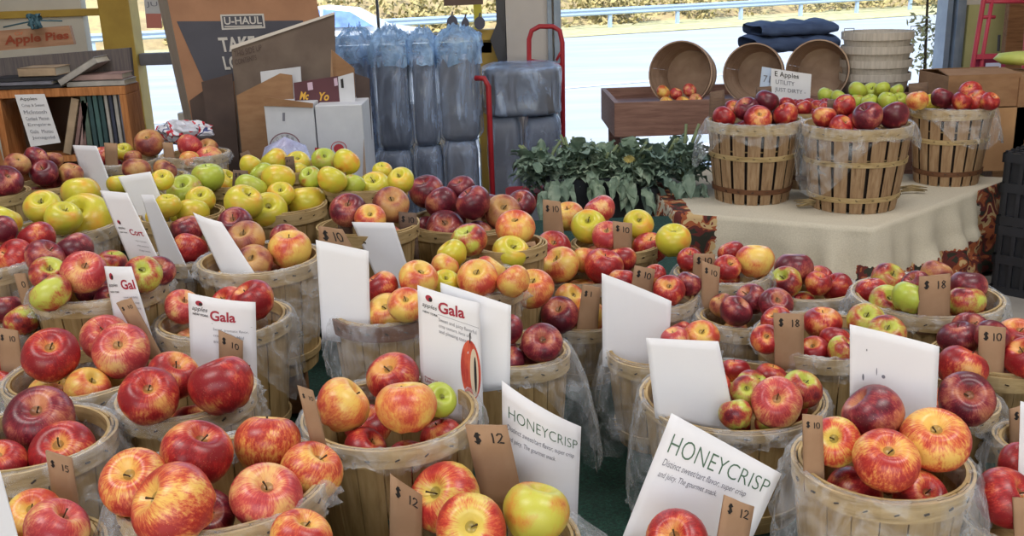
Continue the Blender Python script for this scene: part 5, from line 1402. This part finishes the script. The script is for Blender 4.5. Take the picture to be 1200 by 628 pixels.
# handwritten card + small blue card before it
o, p0, n = sheet_px('handwritten_sign', [(904,80),(951,87),(949,122),(902,116)], 3.98, PAPER, .002, .1); tag(o, 'white handwritten card reading E Apples in front of the tipped baskets', 'sign')
px_write('E Apples', [(908,83),(936,87),(936,94),(908,91)], p0, n, INK, o); px_write('UTILITY', [(909,93),(931,96),(931,101),(909,98)], p0, n, INKG, o); px_write('JUST DIRTY -', [(908,102),(944,106),(944,112),(908,108)], p0, n, INKG, o)
o, p0, n = sheet_px('small_sign', [(893,78),(905,80),(903,106),(890,104)], 4.0, simple('pale_blue_card', (188,204,226)), .002, .1); tag(o, 'small pale blue card beside the handwritten one', 'sign')
px_write('71', [(895,88),(903,89),(902,97),(894,96)], p0, n, INKG, o)
# brown box between the nested stack and the door
o = crate_box('brown_carton', None, (.11, .14, at_y(1078, 64, 4.25).z-z1+.044), simple('reddish_carton', (138,104,92), (124,92,82), 8, .8), bevel=.004); q = at_y(1078, 100, 4.3); o.location = (pB.x-.10, 4.30, z1-.044)
o.rotation_euler = (0, 0, .1); tag(o, 'reddish brown carton beside the nested pale baskets', 'box')
# ---------------------------------------------------------------- right side: boxes, hand truck, crates
def carton(name, u0, u1, v0, v1, y, d, lab, mat=CARD, rz=0, flaps=True, floor=None):
    a, b = at_y(u0, v0, y), at_y(u1, v1, y); zb = b.z if floor is None else floor; w = b.x-a.x; h = a.z-zb
    r = empty(name, ((a.x+b.x)/2, y+d/2, zb), rz); mb = MB()
    for sx, sy in ((0,1),(0,-1),(1,0),(-1,0)): mb.box((sx*(w/2-.003), sy*(d/2-.003), h/2), (w if sy else .006, .006 if sy else d-.012, h))
    mb.box((0, 0, .003), (w-.012, d-.012, .006)); mb.build('body', mat, r)
    if flaps:
        for s in (-1, 1):
            MB().prism([(-w/2, s*d/2, h), (w/2, s*d/2, h), (w/2-.01, s*.02, h+.012), (-w/2+.01, s*.02, h+.012)], (0, 0, 1), .004).build('top_flap', mat, r)
    tag(r, lab, 'box', 'brown cartons by the door'); return r
bs = empty('box_stand', (at_y(1180, 200, 3.55).x+.17, 3.745, PZ)); zst = at_y(1150, 200, 3.55).z
zst -= PZ
MB().box((0, 0, zst-.02), (.44, .38, .03)).build('shelf_top', TABW, bs)
for sx in (-1, 1):
    for sy in (-1, 1): MB().box((sx*.19, sy*.16, (zst-.035)/2), (.05, .05, zst-.035)).build('leg', TABW, bs)
tag(bs, 'low wooden stand under the brown cartons', 'stand')
carton('cardboard_carton', 1128, 1196, 128, 199, 3.56, .28, 'lower light brown carton behind the mixed-apple half-bushel', simple('light_cardboard', (176,136,96), (166,126,88), 10, .85), 0, False)
c1 = carton('cardboard_carton', 1112, 1193, 90, 126, 3.57, .26, 'upper closed brown carton below the hand truck', floor=at_y(1150, 127, 3.56).z+.003)
carton('cardboard_carton', 1196, 1256, 92, 200, 3.56, .3, 'brown carton cut by the picture edge')
# yellow-green produce bag on the cartons
mb = MB(); p = at_y(1190, 80, 3.72)
mb.lathe([(0,0),(.06,.004),(.085,.022),(.07,.042),(.02,.05),(0,.05)], 24, wob=lambda r, z, a, i: (r*(1+.15*math.sin(3*a)), z))
o = mb.build('yellow_green_bag', simple('yellow_green_plastic', (176,186,84), (196,200,110), 8, .5), smooth=True); o.location = (p.x+.02, 3.72, at_y(1150, 90, 3.57).z+.022); tag(o, 'yellow-green bag lying on the brown cartons', 'bag')
# hand truck
th_ = empty('hand_truck', (0, 0, 0)); ty = 4.35
def T(u, v): return at_y(u, v, ty)
zb_ = .12
l0, r0_ = T(1153, -2), T(1165, -2)
MB().tube([Vector((T(1139,82).x-.05, ty, zb_)), T(1139,82), T(1153,-2), T(1158,-26)], .011, 8).build('side_rail', PINKP, th_, smooth=True)
MB().tube([Vector((T(1200,82).x-.05, ty, zb_)), T(1200,82), T(1206,-2), T(1208,-26)], .011, 8).build('side_rail', PINKP, th_, smooth=True)
MB().tube([Vector((T(1152,62).x-.02, ty, zb_)), T(1152,62), T(1163,-2)], .009, 8).build('centre_rail', PINKP, th_, smooth=True)
for v in (2, 20): MB().tube([T(1150 if v > 10 else 1153, v), T(1166, v) if v > 10 else T(1206, v)], .008, 8).build('cross_bar', PINKP, th_, smooth=True)
a, b = T(1143, 63), T(1196, 68); MB().box(((a.x+b.x)/2, ty, (a.z+b.z)/2), (b.x-a.x, .03, .02)).build('cross_plate', PINKP, th_)
a, b = T(1143, 68), T(1178, 90); MB().box(((a.x+b.x)/2, ty+.012, (a.z+b.z)/2), (b.x-a.x, .006, a.z-b.z)).build('back_panel', simple('crimson_panel', (140,34,76)), th_)
a, b = T(1155, 74), T(1172, 82); MB().box(((a.x+b.x)/2, ty-.001, (a.z+b.z)/2), (b.x-a.x, .004, a.z-b.z)).build('maker_label', simple('pale_label', (190,196,226)), th_)
MB().tube([T(1170,60), T(1171,41)], .006, 8).build('lever', BLK, th_)
a = T(1136, 76); o = MB().lathe([(0,-.03),(.09,-.03),(.12,-.015),(.12,.015),(.09,.03),(0,.03)], 28).build('wheel', TYRE, th_); o.rotation_euler = (0, PI/2, 0); o.location = (a.x-.02, ty+.05, .12)
o = MB().lathe([(0,-.03),(.09,-.03),(.12,-.015),(.12,.015),(.09,.03),(0,.03)], 28).build('wheel', TYRE, th_); o.rotation_euler = (0, PI/2, 0); o.location = (T(1204,76).x, ty+.05, .12)
MB().box(((T(1139,82).x+T(1200,82).x)/2, ty-.1, .115), (.3, .2, .012)).build('toe_plate', PINKP, th_)
tag(th_, 'pinkish red hand truck standing against the wall beside the doorway', 'hand truck')
a, b = at_y(1178, 0, 4.55), at_y(1196, 62, 4.55); MB
o = MB().box(((a.x+b.x)/2+.02, 4.56, 1.2), (.10, .04, 2.4)).build('wooden_plank', CRATEW, bevel=.003); tag(o, 'upright brown wooden plank behind the hand truck', 'plank')
struct(MB().box(((at_y(1133,40,4.8).x+3.4)/2, 4.815, .62), (3.4-at_y(1133,40,4.8).x, .02, 1.36)).build('wainscot', simple('olive_wall_paint', (172,170,120), (160,158,108), 5, .8)))
# black milk crates and white tub beside the cloth
def milk_crate(c, w, d, h, rz, lab):
    r = empty('plastic_crate', c, rz); mb = MB(); t = .012
    for sx, sy in ((0,1),(0,-1),(1,0),(-1,0)): mb.box((sx*(w/2-t-.002), sy*(d/2-t-.002), h/2), (w-2*t if sy else .003, .003 if sy else d-2*t, h-.01))
    MB().box((0, 0, .012), (w-.03, d-.03, .008)).build('floor_panel', BLK, r)
    for z in (.01, h*.5, h-.02):
        for sx, sy in ((0,1),(0,-1),(1,0),(-1,0)): mb.box((sx*(w/2-t/2), sy*(d/2-t/2), z), (w if sy else t, t if sy else d, .03))
    for i in range(9):
        for s in (-1, 1):
            mb.box((-w/2+w*(i+.5)/9, s*(d/2-t/2), h/2), (.012, t*.8, h)); mb.box((s*(w/2-t/2), -d/2+d*(i+.5)/9, h/2), (t*.8, .012, h))
    mb.build('lattice_walls', BLK, r); mb = MB()
    for i in range(10): mb.box((-w/2+w*(i+.5)/10, 0, h-.012), (.012, d-.02, .008))
    mb.box((0, 0, h-.02), (w-.02, .014, .01)); mb.build('slatted_lid', BLK, r); tag(r, lab, 'crate', 'black plastic crates'); return r
cdir = (QB-QC).normalized(); cc = QC+cdir*.74+NR*.31; ztop = at_y(1165, 180, 3.0).z; hc = (ztop-PZ)/2-.002
for i, lab in enumerate(('lower black lattice crate beside the tablecloth', 'upper black lattice crate with slatted lid beside the tablecloth')):
    milk_crate((cc.x, cc.y, PZ+i*(hc+.002)), .36, .36, hc, math.atan2(cdir.y, cdir.x), lab)
WTUB = simple('white_tub', (196,190,178), (204,198,188), 6, .7)
tp_ = cc+cdir*.34-NR*.06; tb_ = empty('storage_tub', (tp_.x, tp_.y, PZ)); zt = ztop-.01-PZ
MB().lathe([(0,.04),(.085,.04),(.10,zt-.1),(.10,zt-.06),(0,zt-.06)], 32).build('body', WTUB, tb_, smooth=False); MB().lathe([(.0,zt-.06),(.102,zt-.06),(.104,zt-.02),(.09,zt),(0,zt)], 32).build('lid', simple('smoky_lid', (88,82,80), rough=.3), tb_)
MB().lathe([(0,0),(.09,0),(.09,.04),(0,.04)], 32).build('base_ring', BLK, tb_); tag(tb_, 'tall off-white tub with smoky lid between tablecloth and black crates', 'tub')
# ---------------------------------------------------------------- left side: shelf, books, signs
OAK = wood_mat('orange_shelf_wood', (150,94,52), (182,120,72), (204,142,92), (30,30,3))
ys = 3.45; a, b = at_y(-10, 108, ys), at_y(150, 100, ys); xs0, xs1 = a.x, at_y(153, 150, ys).x; zt = at_y(80, 108, ys).z
bk = empty('bookshelf', ((xs0+xs1)/2, ys+.07, 0)); sw = xs1-xs0
MB().box((0, 0, zt-.0), (sw, .14, .03)).build('top_board', OAK, bk, bevel=.002)
for s in (-1, 1): MB().box((s*(sw/2-.012), 0, (zt-.015)/2), (.024, .14, zt-.015)).build('side_panel', OAK, bk, bevel=.002)
zsh = at_y(80, 186, ys).z
for z in (zsh, zsh-.33, .08): MB().box((0, 0, z), (sw-.05, .13, .022)).build('shelf_board', OAK, bk)
MB().box((0, .064, zt/2), (sw-.05, .008, zt-.05)).build('back_panel', simple('dark_oak', (70,48,34), (60,42,30), 8, .8), bk)
tag(bk, 'orange-brown wooden bookshelf behind the far apple baskets', 'bookshelf')
sp_ = empty('wooden_rack', (at_y(8, 150, ys-.1).x, ys-.06, 0))
for i, dx in enumerate((-.045, .02)): o = MB().box((dx, 0, .6), (.022, .05, 1.2)).build('slat', simple('pale_orange_wood', (206,146,96), (190,130,84), 10, .6), sp_, bevel=.002); o.rotation_euler = (0, -.10, 0)
MB().box((-.02, .03, .5), (.12, .02, .05)).build('cross_board', OAK, sp_)
tag(sp_, 'pale orange slatted rack at the picture edge before the bookshelf', 'rack')
BC = dict(tan=(176,152,126), mau=(140,108,104), pin=(170,140,136), tea=(70,104,104), dte=(48,78,82), gre=(86,104,92), whi=(176,170,166), gry=(120,120,134), nav=(58,62,84), blk=(44,44,52), cre=(196,182,158))
def book(name, c, size, col, lab, group, rx=0, ry=0, rz=0):
    r = empty(name, c); r.rotation_euler = (rx, ry, rz); w, d, h = size; m1 = simple('book_cover_'+col, BC[col], tuple(int(k*.8) for k in BC[col]), 12, .6)
    mb = MB()
    t = min(.003, w*.2); mb.box((-w/2+t/2, 0, h/2), (t, d, h)); mb.box((w/2-t/2, 0, h/2), (t, d, h)); mb.box((0, -d/2+t/2, h/2), (w, t, h)); mb.build('cover', m1, r, bevel=.0008)
    MB().box((0, .002, h/2), (w-2*t, d-.006, h-.006)).build('pages', simple('book_pages', (206,198,182), (190,182,164), 60, .8, (20,1,1)), r); tag(r, lab, 'book', group); return r
zb = zsh+.012
x = lambda u: at_y(u, 150, ys+.02).x
for u, w, h, col, ry, lab in ((75,.030,.20,'tan',.30,'thick tan book leaning on the shelf beside the paper list'), (85,.016,.185,'mau',.28,'thin mauve book leaning next to the tan one'), (91,.013,.185,'pin',.26,'thin pinkish book leaning, nearer the teal books'),
    (97,.012,.19,'mau',.10,'slim brownish book leaning against the teal books'), (104,.022,.222,'gre',0,'grey-green book standing first of the teal row'), (111,.018,.225,'dte',0,'dark teal book standing in the teal row'),
    (117.5,.018,.225,'tea',0,'teal book standing in the middle of the shelf'), (124,.018,.222,'dte',0,'dark teal book next to the pale books'), (130,.013,.225,'whi',0,'white book standing beside the dark teal one'),
    (135.5,.014,.215,'nav',0,'navy-spined book between two pale books'), (141,.016,.225,'whi',0,'pale book standing near the shelf end'), (146.5,.012,.225,'gry',0,'grey book last on the shelf')):
    zz = h; book('book', (x(u), ys+.065, zb+(w/2*math.sin(ry) if ry else 0)), (w, .11, h), col, lab, 'books standing on the shelf', ry=ry)
zb2 = zt+.016; X = lambda u: at_y(u, 98, ys).x
st = [('magazine', 28, .26, .012, 'blk', 'dark magazine at the bottom of the shelf-top pile', .05), ('magazine', 22, .24, .012, 'gry', 'grey magazine in the shelf-top pile', -.06), ('magazine', 34, .26, .014, 'blk', 'black magazine near the top of the shelf-top pile', .1), ('book', 46, .13, .030, 'tan', 'small tan book on top of the shelf-top pile', 0)]
z = zb2
for nm, u, w, h, col, lab, rz in st:
    r = book(nm, (X(u), ys+.06, z+h/2), (h, .13, w), col, lab, 'reading matter on top of the shelf'); r.rotation_euler = (0, PI/2, rz*.4); r.location.x -= w/2; z += h+.001
r = book('book', (X(112)-.1, ys+.06, zb2+.010), (.02, .12, .20), 'whi', 'white book lying flat at the shelf-top end', 'reading matter on top of the shelf'); r.rotation_euler = (0, PI/2, 0)
r = book('book', (X(112)-.09, ys+.06, zb2+.031), (.02, .12, .18), 'pin', 'pale pink book lying on the flat white one', 'reading matter on top of the shelf'); r.rotation_euler = (0, PI/2, .04)
r = book('book', (X(71), ys+.05, zb2+.016), (.024, .12, .155), 'whi', 'white book tilted on the shelf top beside the dark magazines', 'reading matter on top of the shelf'); r.rotation_euler = (0, PI/2-.50, 0)
# paper list hanging from the shelf
o, p0, n = sheet_px('hanging_paper_list', [(17,111),(52,110),(71,167),(36,172)], ys-.012, PAPER, .001, -.0); tag(o, 'white handwritten paper list taped to the bookshelf front', 'paper')
for i, s in enumerate(('Apples', 'Crisp & Sweet', 'McIntosh', 'Cortland  Macoun', 'Empire', 'Gala  Mutsu', 'Jonagold')):
    t = .06+i*.13; f = lambda a, tt: (17+35*a+19*tt, 111-a+58*tt)
    px_write(s, [f(.12, t), f(.88 if i else .7, t), f(.88 if i else .7, t+.075), f(.12, t+.075)], p0, n, INK if not i else INKG, o)
# dark board and the pie sign
o, p0, n = sheet_px('shelf_sign_board', [(-20,70),(152,56),(156,98),(-20,106)], ys+.118, simple('grey_wood_board', (84,78,82), (104,96,94), 6, .8, (40,1,2)), .02, .0); tag(o, 'long dark grey weathered board behind the books', 'board')
o, p0, n = sheet_px('pie_sign', [(-30,38),(81,30),(87,52),(-30,62)], ys+.34, wood_mat('sign_wood', (150,112,88), (168,128,102), (180,142,116), (2,20,20)), .02, .0); tag(o, 'brown wooden sign with red Apple Pies lettering', 'sign')
SR = simple('sign_red', (150,66,40))
px_write('Apple Pies', [(5,42),(80,36),(81,48),(6,56)], p0, n, SR, o, offset=.03); px_write('Of', [(17,37.5),(27,37),(27,41),(17,41.5)], p0, n, simple('sign_orange', (196,108,70)), o)
mb = MB(); sc = at_y(41, 24, ys+.3)
for i in range(5): mb.tube([sc+Vector((R_.uniform(-.03,.03), 0, R_.uniform(-.03,.03))) for _ in range(4)], .008, 6)
mb.tube([sc+Vector((-.12, 0, -.02)), sc, sc+Vector((.1, 0, -.005))], .003, 6)
tag(mb.build('hanging_ribbon_bow', simple('teal_ribbon', (62,96,110)), smooth=True), 'dark teal ribbon bow above the pie sign', 'ribbon')
# window poster
o, p0, n = sheet_px('window_poster', [(168,-8),(187,-8),(190,33),(172,33)], WY-.06, simple('poster_white', (196,196,200)), .002); tag(o, 'small poster with a red lower half hanging in the window', 'poster')
sh = MB().add([on_plane(u, v, p0+n*.002, n) for u, v in ((171,16),(188.5,16),(190,33),(172,33))], [(0,1,2,3)]).build('red_half', simple('poster_red', (196,120,108)), o)
px_write('JU', [(171,2),(184,2),(185,9),(172,9)], p0, n, INKG, o)
o, p0, n = sheet_px('hanging_sign', [(520,-10),(566,-10),(566,5),(520,7)], WY-.12, simple('brown_sign', (98,76,66)), .01); tag(o, 'brown hanging sign at the top of the shop window', 'sign')
# wooden apple cut-outs on the sill
CUT = simple('slate_cutout', (92,92,106), (80,80,92), 8, .7)
for u, v, w, h, lab in ((530,27,13,21,'slate apple cut-out nearest the car on the window sill'), (545,23,9,17,'narrow slate pear-like cut-out in the middle of the sill'), (562,26,13,18,'slate apple cut-out next to the dark window post')):
    pl = [(u-w*.12,v-h*.38),(u+w*.12,v-h*.38)]+[(u+w/2*math.cos(q), v+h*.05+h*.42*math.sin(q)) for q in [(-.9+i*.33) for i in range(16)]]
    r = empty('apple_cutout', at_y(u, v+h/2, WY-.10)); r.location.z = zs1+.012
    q0 = at_y(u, v, WY-.10); nn = Vector((0,-1,0)); pts = [on_plane(a, c, q0, nn)-r.location for a, c in pl]; dz = min(p.z for p in pts)
    MB().prism([p-Vector((0,0,dz-.001)) for p in pts], (0,1,0), .012).build('cutout', CUT, r)
    zt_ = max(p.z for p in pts)-dz; MB().tube([(0,.006,zt_-.004), (.006,.006,zt_+.018)], .004, 6).build('stem', CUT, r); tag(r, lab, 'ornament', 'apple cut-outs on the window sill')
# ---------------------------------------------------------------- cardboard pile
cp = empty('moving_carton', (0, 0, 0)); yc = 3.30
PR = simple('box_print', (74,74,84), (66,66,76), 8, .8)
BIGC = simple('big_carton_card', (160,118,90), (148,108,82), 10, .85)
SIDELIT = simple('lit_carton_side', (172,160,150), (160,148,138), 10, .85)  # daylight on the side face put into its colour as a paler grey
mm = at_y(190, 0, yc)
fo, p0, n = sheet_px('front_panel', [(190,-30),(366,-30),(378,40),(380,170),(262,165)], yc+.12, BIGC, .008, .06, .15, cp, (230,80), foot=20)
so = MB(); e0 = [on_plane(u, v, p0, n) for u, v in ((188,-30),(262,165))]; e1 = [at_y(178,-30, yc+.47), at_y(222,166, yc+.47)]
e0.append(Vector((e0[1].x+.02, e0[1].y-.03, .003))); e1.append(Vector((e1[1].x+.02, e1[1].y, .003)))
so.prism([e0[0], e0[1], e0[2], e1[2], e1[1], e1[0]], (1, .2, 0), .006); so.build('side_panel', SIDELIT, cp)
pb_ = MB().add([on_plane(u, v, p0+n*.0015, n) for u, v in ((207,25),(355,24),(360,95),(238,95))], [(0,1,2,3)]).build('printed_block', PR, fo)
WH = simple('print_white', (184,180,176))
def quadm(name, q, mat, par, off): return MB().add([on_plane(u, v, p0+n*off, n) for u, v in q], [(0,1,2,3)]).build(name, mat, par)
quadm('name_plate', [(258,17),(309,16),(311,33),(260,35)], WH, fo, .0022); quadm('name_field', [(260,19),(307,18),(309,31),(262,33)], PR, fo, .0027)
px_write('U-HAUL', [(262,20),(306,19),(307,28),(263,29)], p0, n, WH, fo, offset=.02, off=.0034); quadm('rule', [(263,30.5),(307,29.5),(307,31),(263,32)], WH, fo, .0034)
px_write('TAKE', [(255,44),(298,42),(300,59),(259,61)], p0, n, WH, fo, offset=.03, off=.0034)
px_write('LOAD', [(260,66),(300,65),(302,80),(264,82)], p0, n, WH, fo, offset=.03, off=.0034)
tag(cp, 'huge leaning moving carton with a dark printed block', 'box')
def panel(poly, y, mat, lab, lean=.05, skew=0, th=.005, name='flattened_carton', foot=42):
    o, p0, n = sheet_px(name, poly, y+.12, mat, th, lean, skew, foot=foot); tag(o, lab, 'cardboard', 'loose cardboard in the pile'); return o, p0, n
o, p0, n = panel([(271,54),(392,15),(394,120),(330,190),(273,190)], 3.22, CARDG, 'grey flattened carton with a pale slanting top edge')
edge = [on_plane(u, v, p0+n*.001, n) for u, v in ((270,54),(392,14),(392,17),(271,58))]; MB().prism(edge, n, .003).build('pale_cut_edge', simple('cut_edge', (206,198,190)), o)
px_write('THIS SIDE UP', [(274,60),(306,52),(307,59),(275,67)], p0, n, CARDD, o); px_write('CONTENTS', [(275,70),(300,64),(301,70),(276,76)], p0, n, CARDD, o)
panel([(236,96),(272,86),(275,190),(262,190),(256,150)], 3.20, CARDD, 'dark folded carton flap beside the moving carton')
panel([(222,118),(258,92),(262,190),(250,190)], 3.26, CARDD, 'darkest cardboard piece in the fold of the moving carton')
panel([(344,84),(388,58),(393,82),(396,120),(344,120)], 3.12, simple('kraft', (158,126,98), (144,112,86), 10, .85), 'kraft box end with a slanting roof-like top')
panel([(388,58),(415,80),(414,130),(392,120)], 3.15, CARD, 'brown cardboard flap sloping down behind the maroon box')
panel([(416,86),(433,92),(424,140),(414,140)], 3.14, CARDD, 'brown cardboard scrap beside the first grey bundle')
panel([(305,84),(352,78),(346,130),(306,130)], 3.14, CARDW, 'white strip of cardboard behind the tan carton')
panel([(277,112),(328,86),(342,88),(344,190),(285,190)], 3.10, CARD, 'tan carton side with a peaked top edge')
o, p0, n = panel([(344,97),(396,89),(402,150),(344,150)], 3.05, simple('maroon_box', (88,44,54), (78,38,48), 8, .6), 'maroon printed carton with yellow script', name='maroon_carton')
YS = simple('yellow_script', (214,164,60))
px_write('Mc', [(351,107),(362,108),(362,117),(351,117)], p0, n, YS, o, shear=.3, offset=.03); px_write('Yo', [(374,108),(385,108),(386,118),(374,118)], p0, n, YS, o, shear=.3, offset=.03)
for q in ([(360,97),(366,96),(367,105),(361,106)], [(391,92),(395,91),(396,100),(392,101)]): MB().add([on_plane(u, v, p0+n*.002, n) for u, v in q], [(0,1,2,3)]).build('label_patch', simple('lilac_label', (196,170,190)), o)
o, p0, n = panel([(396,90),(414,85),(419,150),(402,150)], 3.05, CARDW, 'white carton side with a short black bar')
MB().add([on_plane(u, v, p0+n*.002, n) for u, v in ((399,93),(402,92),(403,103),(400,103))], [(0,1,2,3)]).build('black_bar', INK, o)
# two white apple cartons
def white_carton(u0, u1, v0, y, lab):
    a, b = at_y(u0, v0, y), at_y(u1, v0, y); zb = .55; w = b.x-a.x; h = a.z-zb; r = empty('apple_carton', ((a.x+b.x)/2, y+.11, zb))
    MB().box((0, 0, h/2), (w, .22, h)).build('body', CARDW, r, bevel=.003); tag(r, lab, 'box', 'white apple cartons'); return r, Vector((a.x, y, a.z)), Vector((0,-1,0))
RP = simple('red_print', (178,52,60))
r, p0, n = white_carton(309, 367, 123, 3.08, 'white apple carton with a dark round emblem')
def wr(o): o.parent = r; o.location = -r.location; return o
def ring(u, v, r0, r1, mat, nm, a0=PI, a1=2*PI, sq=.9):
    k = 24; vs = []
    for i in range(k+1):
        q = a0+(a1-a0)*i/k
        for R in (r0, r1): vs.append(on_plane(u+R*math.cos(q), v+R*sq*math.sin(q), p0+n*.0015, n))
    return wr(MB().add(vs, [(2*i, 2*i+1, 2*i+3, 2*i+2) for i in range(k)]).build(nm, mat))
ring(334, 172, 17, 18.5, simple('dull_maroon', (130,96,106)), 'emblem_ring'); ring(334, 172, 0, 10, RP, 'emblem_apple')
for i, ch in enumerate('ROVERS'[:6]):
    q = PI+PI*(i+.7)/6.4; u, v = 334+13.6*math.cos(q), 172+12.4*math.sin(q); wr(px_write(ch, [(u-1.6,v-2),(u+1.6,v-2),(u+1.6,v+2),(u-1.6,v+2)], p0, n, INKG, None, off=.002))
wr(MB().add([on_plane(u, v, p0+n*.0015, n) for u, v in ((331,132),(334,132),(334,142),(331,142))], [(0,1,2,3)]).build('small_mark', INKG))
wr(MB().prism([on_plane(u, v, p0, n) for u, v in ((309,113),(367,121),(367,126),(309,124))], n, .004).build('brown_top_edge', CARD))
r, p0, n = white_carton(368.5, 424, 124, 3.08, 'white apple carton with a red round emblem')
ring(397, 174, 8.5, 9.5, RP, 'emblem_ring', 0, 2*PI); ring(397, 174, 0, 6, RP, 'emblem_apple', 0, 2*PI)
wr(MB().add([on_plane(u, v, p0+n*.0015, n) for u, v in ((369,173),(383,174),(383,179),(369,178))], [(0,1,2,3)]).build('red_strip', RP))
cs_ = empty('carton_stand', (at_y(366, 180, 3.0).x, 3.19, 0)); MB().box((0, 0, .535), (.34, .22, .03)).build('top', TABW, cs_)
for sx in (-1, 1):
    for sy in (-1, 1): MB().box((sx*.14, sy*.08, .26), (.04, .04, .52)).build('leg', TABW, cs_)
tag(cs_, 'small wooden stand hidden under the white apple cartons', 'stand')
panel([(392,180),(426,163),(431,205),(396,212)], 2.93, simple('pale_kraft', (164,142,124), (150,128,112), 10, .85), 'pale brown flap in front of the red-emblem carton')
# pale blue plastic over the back golden basket
mb = MB(); c = at_y(336, 186, 2.86); n_ = 40; vs = []; hB = c.z-TABLE+.06
for j in range(9):
    f = j/8
    for i in range(n_):
        q = 2*PI*i/n_; rad = .085*min(1, math.sin(min(1, f*4)*PI*.5))*(1+.14*noise.noise((math.cos(q)*3, math.sin(q)*3, f*2)))
        vs.append(c+Vector((rad*math.cos(q), rad*.8*math.sin(q), (.065-(.1-.1*math.cos(min(1, f*4)*PI*.5)) if f <= .25 else -.035-(f-.25)/.75*(hB-.1)))))
mb.add(vs, [(j*n_+i, j*n_+(i+1) % n_, (j+1)*n_+(i+1) % n_, (j+1)*n_+i) for j in range(8) for i in range(n_)])
tag(mb.build('plastic_bag', film('lilac_film', (200,206,246), .45, .85, 18), smooth=True), 'puffed pale blue plastic bag in front of the white cartons', 'bag')
# red white and blue crumpled bag beside the carton
m, nt, b_ = nodes_of('crumpled_bag_print'); nn = noise_n(nt, coords(nt), 14, 2, .5, .6)
nt.links.new(ramp(nt, nn, [(.3, (196,198,210)), (.46, (190,40,60)), (.52, (210,212,220)), (.58, (50,60,110)), (.64, (200,200,210)), (.7, (190,50,60))], 'CONSTANT'), b_.inputs['Base Color']); b_.inputs['Roughness'].default_value = .3
mb = MB(); c = at_y(215, 155, 3.05); vs = []
for j in range(13):
    f = PI*j/12
    for i in range(28):
        q = 2*PI*i/28; d = Vector((math.sin(f)*math.cos(q), math.sin(f)*math.sin(q), math.cos(f))); g = 1+.35*noise.noise(d*2.5)+.2*noise.noise(d*6)
        vs.append(c+Vector((d.x*.085*g, d.y*.06*g, d.z*.035*g)))
mb.add(vs, [(j*28+i, j*28+(i+1) % 28, (j+1)*28+(i+1) % 28, (j+1)*28+i) for j in range(12) for i in range(28)])
tag(mb.build('crumpled_bag', m), 'crumpled red, white and blue bag at the foot of the leaning carton', 'bag')
# ---------------------------------------------------------------- light
w = D2.worlds.new('World'); bpy.context.scene.world = w; w.use_nodes = True; nt = w.node_tree; bg = nt.nodes['Background']
sky = nt.nodes.new('ShaderNodeTexSky'); sky.sky_type = 'NISHITA'; sky.sun_disc = False; sky.sun_elevation = math.radians(42); sky.sun_rotation = math.radians(200); sky.air_density = 1.2; sky.dust_density = 1.5
nt.links.new(sky.outputs[0], bg.inputs[0]); bg.inputs[1].default_value = .40
sl = D2.lights.new('sun', 'SUN'); sl.energy = 7; sl.angle = .01; sl.color = (1, .985, .975); so_ = D2.objects.new('sun', sl); COL.objects.link(so_)
so_.rotation_euler = Vector((.35, .75, -.75)).to_track_quat('-Z', 'Y').to_euler()
for i, (x, y, e) in enumerate(((-1.4, .4, 30), (1.2, .4, 30), (-1.2, 2.6, 19), (1.4, 2.6, 22))):  # unseen area lights added under the ceiling to brighten the interior
    l = D2.lights.new('ceiling_fill', 'AREA'); l.shape = 'RECTANGLE'; l.size = 1.3; l.size_y = .35; l.energy = e; l.color = (1, .965, .93)
    o = D2.objects.new('ceiling_fill', l); COL.objects.link(o); o.location = (x, y, 3.05)
sc = bpy.context.scene; vs_ = sc.view_settings
sc.display_settings.display_device = 'sRGB'; vs_.view_transform = 'Standard'; vs_.look = 'None'; vs_.exposure = .06; vs_.gamma = 1; vs_.use_curve_mapping = False
sc.cycles.transparent_max_bounces = 32; sc.cycles.max_bounces = 8; sc.cycles.caustics_reflective = False; sc.cycles.caustics_refractive = False
